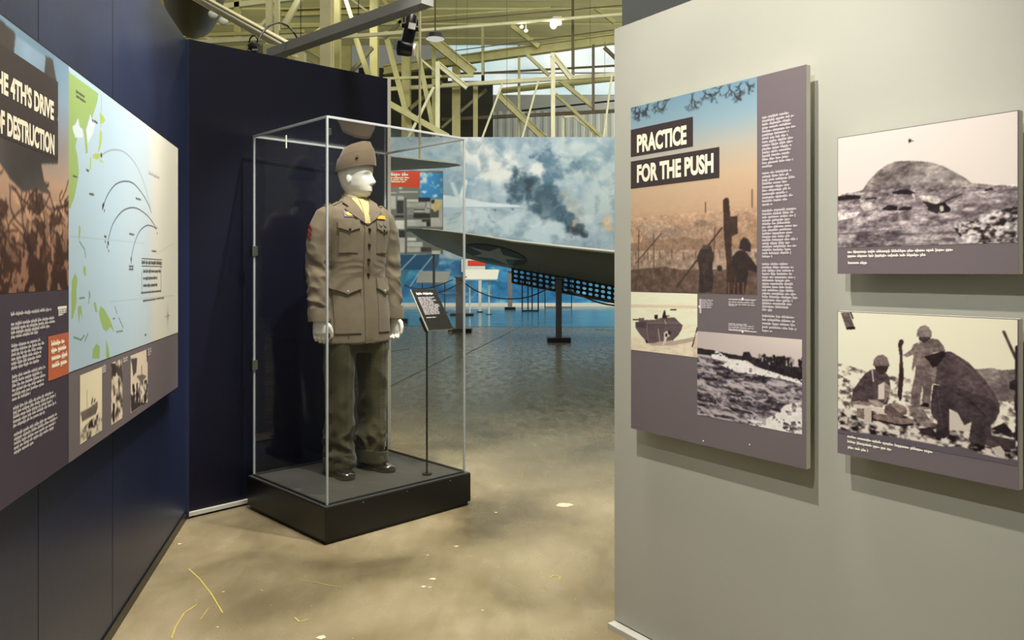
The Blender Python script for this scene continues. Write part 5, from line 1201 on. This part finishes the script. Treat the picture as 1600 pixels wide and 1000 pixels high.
for u in [637, 640, 645, 651, 657, 668, 680, 700, 719, 740, 760, 780, 801, 840, 880, 920, 958, 1010, 1060, 1130, 1200]:
    rings.append([wsec(u, c, 1) for c in cs_]+[wsec(u, c, -1) for c in reversed(cs_[1:-1])])
g.loft(rings); link('wing_skin', g, M['wing'], wr, smooth=True)
M['lit_edge'] = mat('painted_lit_edge', (214, 216, 206), .45, var=.05, vs=2)  # pale colour paints the light from above along the leading edge
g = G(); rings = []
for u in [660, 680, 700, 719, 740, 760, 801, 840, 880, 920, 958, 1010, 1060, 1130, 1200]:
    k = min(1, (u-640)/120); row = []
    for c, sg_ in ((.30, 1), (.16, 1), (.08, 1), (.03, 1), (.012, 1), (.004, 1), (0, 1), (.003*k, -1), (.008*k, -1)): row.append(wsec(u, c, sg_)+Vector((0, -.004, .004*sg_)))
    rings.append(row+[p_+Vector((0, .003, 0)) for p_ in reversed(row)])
g.loft(rings); link('lit_edge_strip', g, M['lit_edge'], wr, smooth=True)['label'] = 'pale strip on the leading edge, light from above put into its colour'
def under(u, c, o=.012): return wsec(u, c, -1)+Vector((0, -.002, -o))
def decal(name, poly, m, o):
    me = G(); vs = []; n = len(poly); cu = sum(q[0] for q in poly)/n; cc = sum(q[1] for q in poly)/n; R = 8; fs = []
    for j in range(R+1):
        for k in range(n): u = cu+(poly[k][0]-cu)*j/R; c = cc+(poly[k][1]-cc)*j/R; vs.append(under(u, c, o))
    for j in range(R):
        for k in range(n): fs.append((j*n+k, j*n+(k+1) % n, (j+1)*n+(k+1) % n, (j+1)*n+k))
    me.add(vs, fs); return link(name, me, m, wr)
decal('star_insignia_disc', [(773+50*math.cos(a), .52+.34*math.sin(a)) for a in np.linspace(0, 2*math.pi, 37)[:-1]], M['insignia_blue'], .012)
st = []
for k in range(10):
    a = -math.pi/2+.15+k*math.pi/5; r = 1 if k % 2 == 0 else .40
    for f_ in (0, .5):
        a2 = a+math.pi/5; r2 = .40 if k % 2 == 0 else 1; x = r*math.cos(a)*(1-f_)+r2*math.cos(a2)*f_; y = r*math.sin(a)*(1-f_)+r2*math.sin(a2)*f_; st.append((773+48*x, .52+.33*y))
decal('star', st, M['insignia_white'], .016)
# perforated dive brake: cells with round holes
g = G()
def FLP(u, k):                                    # k 0 top .. 1 bottom
    a = TE(u)+Vector((0, -.06, .10)); b = W(u, np.interp(u, [801, 958, 1200], [441, 470, 520]), a.y+.10); return a+(b-a)*k
nu = 40; u_ = np.linspace(801, 1190, nu+1)
for i in range(nu):
    for j in range(4):
        q = [FLP(u_[i], j/4), FLP(u_[i+1], j/4), FLP(u_[i+1], (j+1)/4), FLP(u_[i], (j+1)/4)]; n = 16; ou = []; inn = []
        for k in range(n):
            a = 2*math.pi*k/n+math.pi/4; c, s = math.cos(a), math.sin(a); m = max(abs(c), abs(s)); 
            def B(x, y): x = (x+1)/2; y = (y+1)/2; return q[0]*(1-x)*(1-y)+q[1]*x*(1-y)+q[2]*x*y+q[3]*(1-x)*y
            ou.append(B(c/m, s/m)); inn.append(B(c*.66, s*.62))
        off = Vector((0, .03, 0)); fs = []
        for k in range(n):
            k2 = (k+1) % n; fs += [(k, k2, n+k2, n+k), (n+k, n+k2, 3*n+k2, 3*n+k), (2*n+k2, 2*n+k, 3*n+k, 3*n+k2)]
        g.add(ou+inn+[x+off for x in ou]+[x+off for x in inn], fs)
link('dive_brake', g, M['wing_dk'], wr)
g = G(); g.tube([FLP(801, 1), FLP(1190, 1)], .025, 8); link('brake_edge', g, M['wing_dk'], wr)
g = G(); g.beam(FLP(801, 0), FLP(801, 1), .05); link('brake_edge', g, M['wing_dk'], wr)
# supports and stanchions
def post(name, u, v0, v1, wpx, bw, bh, d, label, m='dk_steel', cat='stand', bd_=None):
    o = FL(u, v1); d = o.y; r = empty(name, (o.x, d, 0), label, cat); h = W(u, v0, d).z; w_ = px(wpx, d); b = px(bh, d)
    g = G(); g.box((o.x, d, b/2+.004), (px(bw, d), bd_ or px(bw, d)*.8, b)); link('base_plate', g, M['black_metal'], r, bevel=.006)
    g = G(); g.box((o.x, d, (b+h)/2), (w_, w_, h-b)); link('post', g, M[m], r, bevel=.004)
    g = G(); g.box((o.x, d, h+.015), (w_*1.5, w_*1.5, .03)); link('cap_plate', g, M[m], r)
    return r
post('jack_stand', 873, 436, 534, 9, 36, 7, 0, 'dark steel post with a square foot holding the wing at its right end')
post('jack_stand', 719, 434, 519, 13, 36, 6, 0, 'grey steel post with a square foot seen behind the right case corner', m='grey_steel')
post('jack_stand', 797, 424, 484, 7, 17, 4, 0, 'small grey post with a dark foot far back below the star insignia', m='grey_steel')
post('jack_stand', 722, 440, 493, 5, 36, 3, 0, 'thin dark post with a wide foot beyond the post at the case corner')
o = FL(631, 505); g = G(); g.box((o.x, o.y, .06), (px(12, o.y), .2, .12)); tag(link('stand_foot', g, M['black_metal'], base=(o.x, o.y, 0)), 'small dark block on the floor beside the left hand of the mannequin', 'block')
post('display_post', 750, 436, 488, 4.5, 9, 1.5, 0, 'white square post between the two legs of the pale lectern', m='board_white')
def lectern(u0, u1, va, vb, legs, vl, m, ml, label, skew=0):
    o = FL((u0+u1)/2, vl); d = o.y; r = empty('lectern', (o.x, d, 0), label, 'lectern')
    g = G(); g.prism([W(u0+skew, va, d+.35), W(u1, va, d+.35), W(u1-skew, vb, d-.1), W(u0, vb, d-.1)], (0, .0, -.04)); link('reading_board', g, M[m], r, bevel=.006)
    for u in legs:
        q = W(u, (va+vb)/2+2, d+.1); g = G(); g.tube([(q.x, d+.1, .01), (q.x, d+.1, q.z-.02)], px(1.6 if ml == 'black_metal' else 2.6, d)/2, 8); lg = link('leg', g, M[ml], r, smooth=True)
        g = G(); g.box((q.x, d+.1, .012), (px(9, d), px(9, d), .024)); link('foot_plate', g, M['black_metal'], lg)
lectern(650, 704, 424, 441, (660, 695), 489, 'grey_steel', 'black_metal', 'dark grey tilted reading lectern on two thin black legs by the mural', 5)
lectern(722, 780, 421, 436, (734, 764), 492, 'trim_white', 'board_white', 'pale grey lectern on two white legs below the wing', 3)
r = empty('wall_sign', W(738, 423, 29.7), 'small red and white sign low on the mural below the wing', 'sign')
g = G(); a, b = W(721, 425, 29.8), W(758, 405, 29.8); g.box(((a.x+b.x)/2, 29.8, (a.z+b.z)/2), (b.x-a.x, .08, b.z-a.z)); link('sign_panel', g, M['board_white'], r)
M['red_print'] = mat('red_print', (214, 62, 34), .5, var=.03)
g = G(); a, b = W(731, 415, 29.75), W(758, 407, 29.75); g.box(((a.x+b.x)/2, 29.75, (a.z+b.z)/2), (b.x-a.x, .015, b.z-a.z)); link('red_band', g, M['red_print'], r)
def rope(P, lab):
    pts = arc3(P); g = G(); g.tube(pts, .014, 8); tag(link('barrier_rope', g, M['black'], smooth=True, base=pts[0]), lab, 'rope')
def arc3(P):
    P = [W(u, v, d) for u, v, d in P]; out = []
    for i in range(len(P)-1):
        p0 = P[max(i-1, 0)]; p1 = P[i]; p2 = P[i+1]; p3 = P[min(i+2, len(P)-1)]
        for t in np.linspace(0, 1, 8)[(1 if i else 0):]: t = float(t); out.append(.5*((2*p1)+(-p0+p2)*t+(2*p0-5*p1+4*p2-p3)*t*t+(-p0+3*p1-3*p2+p3)*t**3))
    return out
rope([(632, 445, 20), (645, 450, 20), (662, 451, 20), (682, 447, 20), (708, 437, 20)], 'dark barrier rope hanging low before the dark grey lectern')
rope([(682, 458, 17.6), (700, 452, 17.2), (719, 442, 16.95)], 'short dark rope end reaching the post at the case corner')
rope([(719, 437, 16.95), (742, 453, 17.4), (770, 464, 17.4), (797, 467, 17), (825, 464, 16.4), (850, 454, 16), (868, 444, 15)], 'long sagging barrier rope between the two wing posts')
rope([(880, 449, 14.8), (910, 463, 14.4), (940, 474, 14), (975, 479, 13.6)], 'dark barrier rope running right from the wing post to the grey wall')
# black frames below the dive brake
o = FL(829, 487); d = o.y; r = empty('barred_frame', (o.x, d, 0), 'narrow black frame with upright bars standing below the perforated flap', 'frame')
ztop_ = W(829, 437, d).z
for u in (816, 841): q = W(u, 480, d); g = G(); g.box((q.x, d, ztop_/2), (px(2, d), .05, ztop_)); link('side_bar', g, M['black_metal'], r)
for u in (825, 831.5): q = W(u, 480, d); g = G(); g.box((q.x, d, ztop_/2), (px(1.8, d), .04, ztop_-.05)); link('upright_bar', g, M['black_metal'], r)
a, b = W(816, 480, d), W(841, 480, d)
for z in (.03, ztop_-.02): g = G(); g.box(((a.x+b.x)/2, d, z), (b.x-a.x, .05, .045)); link('cross_bar', g, M['black_metal'], r)
o = FL(872, 481); d = o.y; r = empty('open_frame', (o.x, d, 0), 'thin black open rectangular frame standing behind the nearer wing post', 'frame')
ztop_ = W(872, 437, d).z
for u in (851.5, 893): q = W(u, 480, d); g = G(); g.box((q.x, d, ztop_/2), (px(1.4, d), .03, ztop_)); link('side_bar', g, M['black_metal'], r)
a, b = W(851.5, 480, d), W(893, 480, d); 
for z in (.03, ztop_): g = G(); g.box(((a.x+b.x)/2, d, z), (b.x-a.x, .03, .03)); link('cross_bar', g, M['black_metal'], r)

# ------------------------------------------------------------------ red headed display board seen through the case
DP = Plane((0, 20), math.radians(90)); TD = zoomT(DP, 600, 230, 4.543)
sA = DP.L(560, 300)[0]; sB = DP.L(692, 300)[0]; zT = DP.L(600, 267)[1]; zB = DP.L(600, 397)[1]
rd = empty('display_board', (sB-.8, 20.05, zB), 'tall display board with a red heading and grey pictures behind the mannequin', 'display board')
g = G(); DP.slab(g, [(sA, zB), (sB, zB), (sB, zT), (sA, zT)], -.005, -.08); link('backing_board', g, M['print_grey'], rd)
for s in (sA+.1, sB-.25): g = G(); g.box((s, 20.16, zT/2), (.06, .06, zT)); link('support_post', g, M['dk_steel'], rd)
p = Paint(TD, sA, zB, sB, zT, .014); p.fill((120, 124, 120))
p.poly([(-200, 168), (254, 170), (253, 285), (-200, 276)], (226, 74, 38)); p.poly([(-200, 285), (255, 286), (255, 362), (-200, 352)], (128, 132, 126))
p.poly([(255, 178), (415, 186), (415, 366), (255, 360)], (54, 150, 222)); k = vnoise(p.S, p.Z, 5, 4, 7, 9); m = inpoly(p.S, p.Z, p.pts([(255, 178), (415, 186), (415, 366), (255, 360)])); p.mix(m*np.clip((k-.52)*5, 0, 1), (226, 238, 244))
for x0, y0, x1, y1, c in ((28, 318, 90, 328, 206), (105, 312, 240, 322, 198), (105, 285, 130, 295, 230), (28, 345, 45, 440, 60), (45, 345, 85, 440, 214), (90, 380, 138, 470, 54), (95, 345, 140, 375, 200), (80, 484, 140, 498, 40), (80, 520, 145, 580, 232), (160, 370, 245, 388, 222), (245, 358, 330, 385, 36), (162, 392, 295, 428, 190), (165, 430, 215, 480, 150), (215, 430, 300, 462, 196), (215, 440, 290, 448, 40), (300, 388, 330, 430, 190), (300, 440, 325, 470, 180), (210, 470, 330, 505, 44), (165, 515, 268, 530, 210), (270, 512, 330, 530, 60), (165, 532, 300, 562, 200), (300, 532, 330, 560, 30), (332, 370, 415, 565, 206), (332, 440, 390, 500, 80), (335, 375, 360, 400, 40), (80, 590, 150, 640, 44), (100, 640, 150, 750, 206), (162, 580, 330, 600, 60), (165, 640, 230, 665, 220), (165, 672, 275, 705, 206), (165, 712, 260, 745, 196), (262, 712, 335, 740, 60), (340, 735, 400, 765, 230), (148, 360, 162, 760, 92)):
    p.poly([(x0, y0), (x1, y0), (x1, y1), (x0, y1)], (c, c, c-4), .12, x0, 5)
p.poly([(350, 400), (380, 375), (405, 400), (395, 440), (360, 460), (345, 440)], (232, 208, 140), .2, 3, 9); p.blur(1); p.build('printed_face', pm, DP.arr(0), rd)
g = G()
for y, x0, x1, h in ((205, 5, 172, .105),): A, B = TD(x0, y), TD(x1, y); scribble(g, DP, (A[0], A[1]), (B[0], A[1]), h, .006, 5)
link('heading_text', g, M['ink_white'], rd); g = G()
for y, x1 in ((222, 180), (236, 165), (250, 152)): A, B = TD(5, y), TD(x1, y); scribble(g, DP, (A[0], A[1]), (B[0], A[1]), .05, .006, y)
link('heading_text', g, M['ink_cream'], rd)

# grey tapered tail surface above it, on a hanging rod
rt = empty('aircraft_tailplane', W(660, 255, 13.2), 'slim dark grey tapered aircraft surface hanging above the red headed board', 'aircraft part')
g = G(); P = [W(560, 240, 12.2), W(603, 244, 12.4), W(716, 256.5, 12.9), W(720, 258, 13.2), W(700, 261, 13.7), W(603, 266, 14.6), W(560, 267, 14.8)]
c_ = sum(P, Vector())/len(P); up = Vector((0, 0, .045)); g.loft([[q-up*.3 for q in [c_+(p_-c_)*.985 for p_ in P]], P, [q+up*.6 for q in [c_+(p_-c_)*.97 for p_ in P]]]); link('surface_skin', g, M['wing'], rt)
g = G(); q = W(656, 254, 13.2); g.tube([q, (q.x, q.y, W(656, 216, 13.2).z), (q.x, q.y, 14.1)], .022, 8); link('hanging_rod', g, M['cream_lt'], rt, smooth=True)

# ------------------------------------------------------------------ olive fuselage nose overhead, top left
rf = empty('aircraft_fuselage', W(303, 0, 9.5), 'rounded olive brown aircraft belly hanging at the top left over the walls', 'aircraft')
M['olive'] = mat('olive_aircraft_paint', (92, 80, 48), .45, var=.10, vs=2, bump=.04, bs=9)
g = G(); c0 = W(303, -34, 9.5); R3 = Matrix.Rotation(math.radians(24), 3, 'Z'); rings = []
for y, r in ((-1.6, .02), (-1.5, .20), (-1.2, .38), (-.7, .54), (0, .62), (.6, .58), (1.1, .42), (1.4, .2), (1.5, .02)):
    rings.append([c0+R3 @ Vector((.62*r*math.cos(a), y, r*math.sin(a))) for a in np.linspace(0, 2*math.pi, 37)[:-1]])
g.loft(rings); link('fuselage_skin', g, M['olive'], rf, smooth='all')
g = G()
for y in (0, .5): g.tube([c0+R3 @ Vector((0, y, .55)), c0+R3 @ Vector((0, y, 0))+Vector((0, 0, 14.1-c0.z))], .01, 6)
link('hanging_cable', g, M['black_metal'], rf)

# ------------------------------------------------------------------ lighting beams and fixtures
def track(a, b, w_, h, m, label, lip=True):
    p0, p1 = W(*a), W(*b); r = empty('lighting_beam', (p0+p1)/2, label, 'beam'); g = G(); g.ibeam(p0, p1, w_, h, w_*.12) if lip else g.beam(p0, p1, w_, h); link('beam', g, M[m], r)
    return r
tb = track((425, 85, 5.6), (668, -1, 4.3), .085, .062, 'grey_steel', 'grey square lighting beam slanting up over the dark wall to the top edge', lip=False)
g = G(); g.box(W(422, 80, 5.65), (.11, .03, .095), Matrix.Rotation(.5, 3, 'Z')); link('end_cap', g, M['cream_dk'], tb, bevel=.003)
for (u, v, d) in ((470, 69, 5.35), (560, 37, 4.85)):
    g = G(); q = W(u, v, d); g.tube([q, (q.x, q.y, 14.1)], .003, 6); link('hanging_cable', g, M['black_metal'], tb)
wb = track((300, -9, 8.0), (462, 81, 6.2), .07, .085, 'cream_lt', 'pale channel beam slanting down behind the dark wall top')
g = G(); g.beam(W(300, -9, 7.9)+Vector((0, 0, .0)), W(462, 81, 6.1), .02, .012); link('bright_lip', g, M['board_white'], wb)
g = G(); g.beam(W(395, 78, 6.3), W(440, 86, 5.9), .10, .09); tag(link('beam_stub', g, M['cream_dk'], base=W(415, 80, 6.1)), 'short dark olive beam stub behind the top edge of the dark wall', 'beam')
# theatre spotlight hanging from the grey beam
so = W(637, 42, 4.6); sp_ = empty('stage_spotlight', so, 'black stage spotlight hanging from the grey beam near the top centre', 'spotlight')
def sp(u, v, d=4.6): return W(u, v, d)
g = G(); g.tube([sp(640, 2), sp(639, 22)], .006, 8); link('hanging_bolt', g, M['black_metal'], sp_, smooth=True)
g = G(); g.tube([sp(631, 36), sp(631, 24), sp(635, 20), sp(646, 22), sp(652, 32), sp(652, 46)], .005, 8); link('yoke', g, M['black_metal'], sp_, smooth=True)
g = G(); g.tube([sp(645, 21.5), sp(644, 26), sp(641, 45), sp(637, 62), sp(635, 69)], [.018, .032, .040, .038, .036], 20); bdy = link('lamp_housing', g, M['black_metal'], sp_, smooth=True)
for u, v in ((630, 39), (652, 45)): g = G(); g.tube([sp(u-2, v), sp(u+2, v)], .017, 14); link('clamp_knob', g, M['black_metal'], bdy, smooth=True)
g = G(); g.box(sp(644, 41, 4.55), (.042, .012, .036), Matrix.Rotation(.2, 3, 'Y')); link('maker_plate', g, M['trim_white'], bdy)
g = G(); g.tube([sp(646, 78), sp(640, 77), sp(626, 74.5), sp(622, 74)], [.034, .044, .046, .046], 20); link('lens_tube', g, M['black_metal'], sp_, smooth=True)
g = G(); g.tube([sp(649, 79), sp(646, 78.4)], [.036, .040], 20); link('lens_ring', g, M['board_white'], sp_, smooth=True)
g = G(); g.prism([sp(616, 61), sp(628, 70), sp(624, 83), sp(614, 76)], (0, .006, 0)); link('barn_door', g, M['trim_white'], sp_)
# small spotlight with looping cable on the wall top
q0 = W(399, 72, 5.0); s2 = empty('track_spotlight', q0, 'small shiny spotlight clamped on top of the dark wall with a looping cable', 'spotlight')
def t2(u, v, d=5.0): return W(u, v, d)
g = G(); g.tube([t2(390, 75), t2(394, 73), t2(404, 75)], [.026, .030, .026], 18); link('lamp_housing', g, M['black_metal'], s2, smooth=True)
g = G(); g.tube([t2(387, 77), t2(390, 68)], [.012, .012], 12); link('reflector_rim', g, M['chrome'], s2, smooth=True)
g = G(); g.box(t2(399, 78, 4.96), (.038, .012, .012)); link('bright_clip', g, M['chrome'], s2)
g = G(); g.box(t2(399, 82), (.03, .05, .06)); link('clamp', g, M['black_metal'], s2)
def cable(P, r_, name, par):
    g = G(); g.tube(arc3(P), r_, 8); return link(name, g, M['black_metal'], par, smooth=True)
cable([(389, 70, 5), (391, 60, 5), (397, 55.5, 5), (402, 60, 5), (402, 66, 5)], .005, 'cable_loop', s2)
cable([(401, 68, 5), (409, 53, 5.05), (420, 41, 5.1), (436, 35.5, 5.2), (450, 41, 5.3), (460, 52, 5.3), (467, 66, 5.35)], .0065, 'cable', s2)
# dish shaped pendant lamp
def dish(u, v, d, wpx, label, lit=False):
    c = W(u, v, d); R_ = px(wpx, d)/2; r = empty('pendant_lamp', c, label, 'lamp')
    g = G(); g.lathe([(R_, -.02), (R_*.98, .05), (R_*.6, R_*.35), (R_*.25, R_*.55), (.02, R_*.6)], c, 28); link('shade', g, M['dk_steel'], r, smooth=True)
    g = G(); g.lathe([(.01, -.05), (R_*.6, -.045), (R_*.97, -.021)], c, 28); link('diffuser', g, M['diffuser'], r, smooth=True)
    g = G(); g.tube([c+Vector((0, 0, R_*.6)), (c.x, c.y, 14.1)], .012, 6); link('hanging_rod', g, M['rust'], r)
M['diffuser'] = mat('glowing_diffuser', (226, 230, 222), .5, emit=.55)
dish(680, 59, 13, 30, 'round white dish lamp hanging right of the black stage spotlight')
M['bulb'] = mat('glowing_lamp', (255, 246, 226), .5, emit=30)
c = W(865, 37.5, 31); r = empty('rail_lamp', c, 'bright glowing lamp on the long pale rail near the grey wall', 'lamp')
g = G(); g.sphere(c, (.14, .14, .19), 18, 12); link('bulb', g, M['bulb'], r, smooth='all')
g = G(); g.box(c+Vector((.16, .16, .16)), (.36, .16, .36)); link('housing', g, M['trim_white'], r, bevel=.01)
for (u, v, lab) in ((815, 42, 'left one of two tiny lit spot lamps under the pale rail'), (822, 48, 'right one of two tiny lit spot lamps under the pale rail'), (647, 18, 'small lit lamp glimpsed behind the top of the black spotlight')):
    c = W(u, v, 31); g = G(); g.sphere(c, (.07, .07, .05), 12, 8); o_ = empty('small_lamp', c, lab, 'lamp'); link('bulb', g, M['bulb'], o_, smooth='all')
    zr_ = W(u, 52-33*(u-600)/410, 31).z if u > 700 else 14.1; g = G(); g.tube([c+Vector((0, 0, .03)), (c.x, c.y, zr_)], .02, 6); link('stem', g, M['trim_white'], o_)
for (u, v, lab) in ((333, 22.5, 'left lamp of the white pair under the pale channel beam'), (349, 33, 'right lamp of the white pair under the pale channel beam')):
    c = W(u, v, 8.2); r = empty('flood_lamp', c, lab, 'lamp'); g = G(); g.sphere(c, (.05, .04, .045), 16, 10); link('lamp_head', g, M['lampshade'], r, smooth='all')
    g = G(); g.tube([c+Vector((0, 0, .04)), c+Vector((.02, 0, .16))], .01, 8); link('stem', g, M['trim_white'], r)
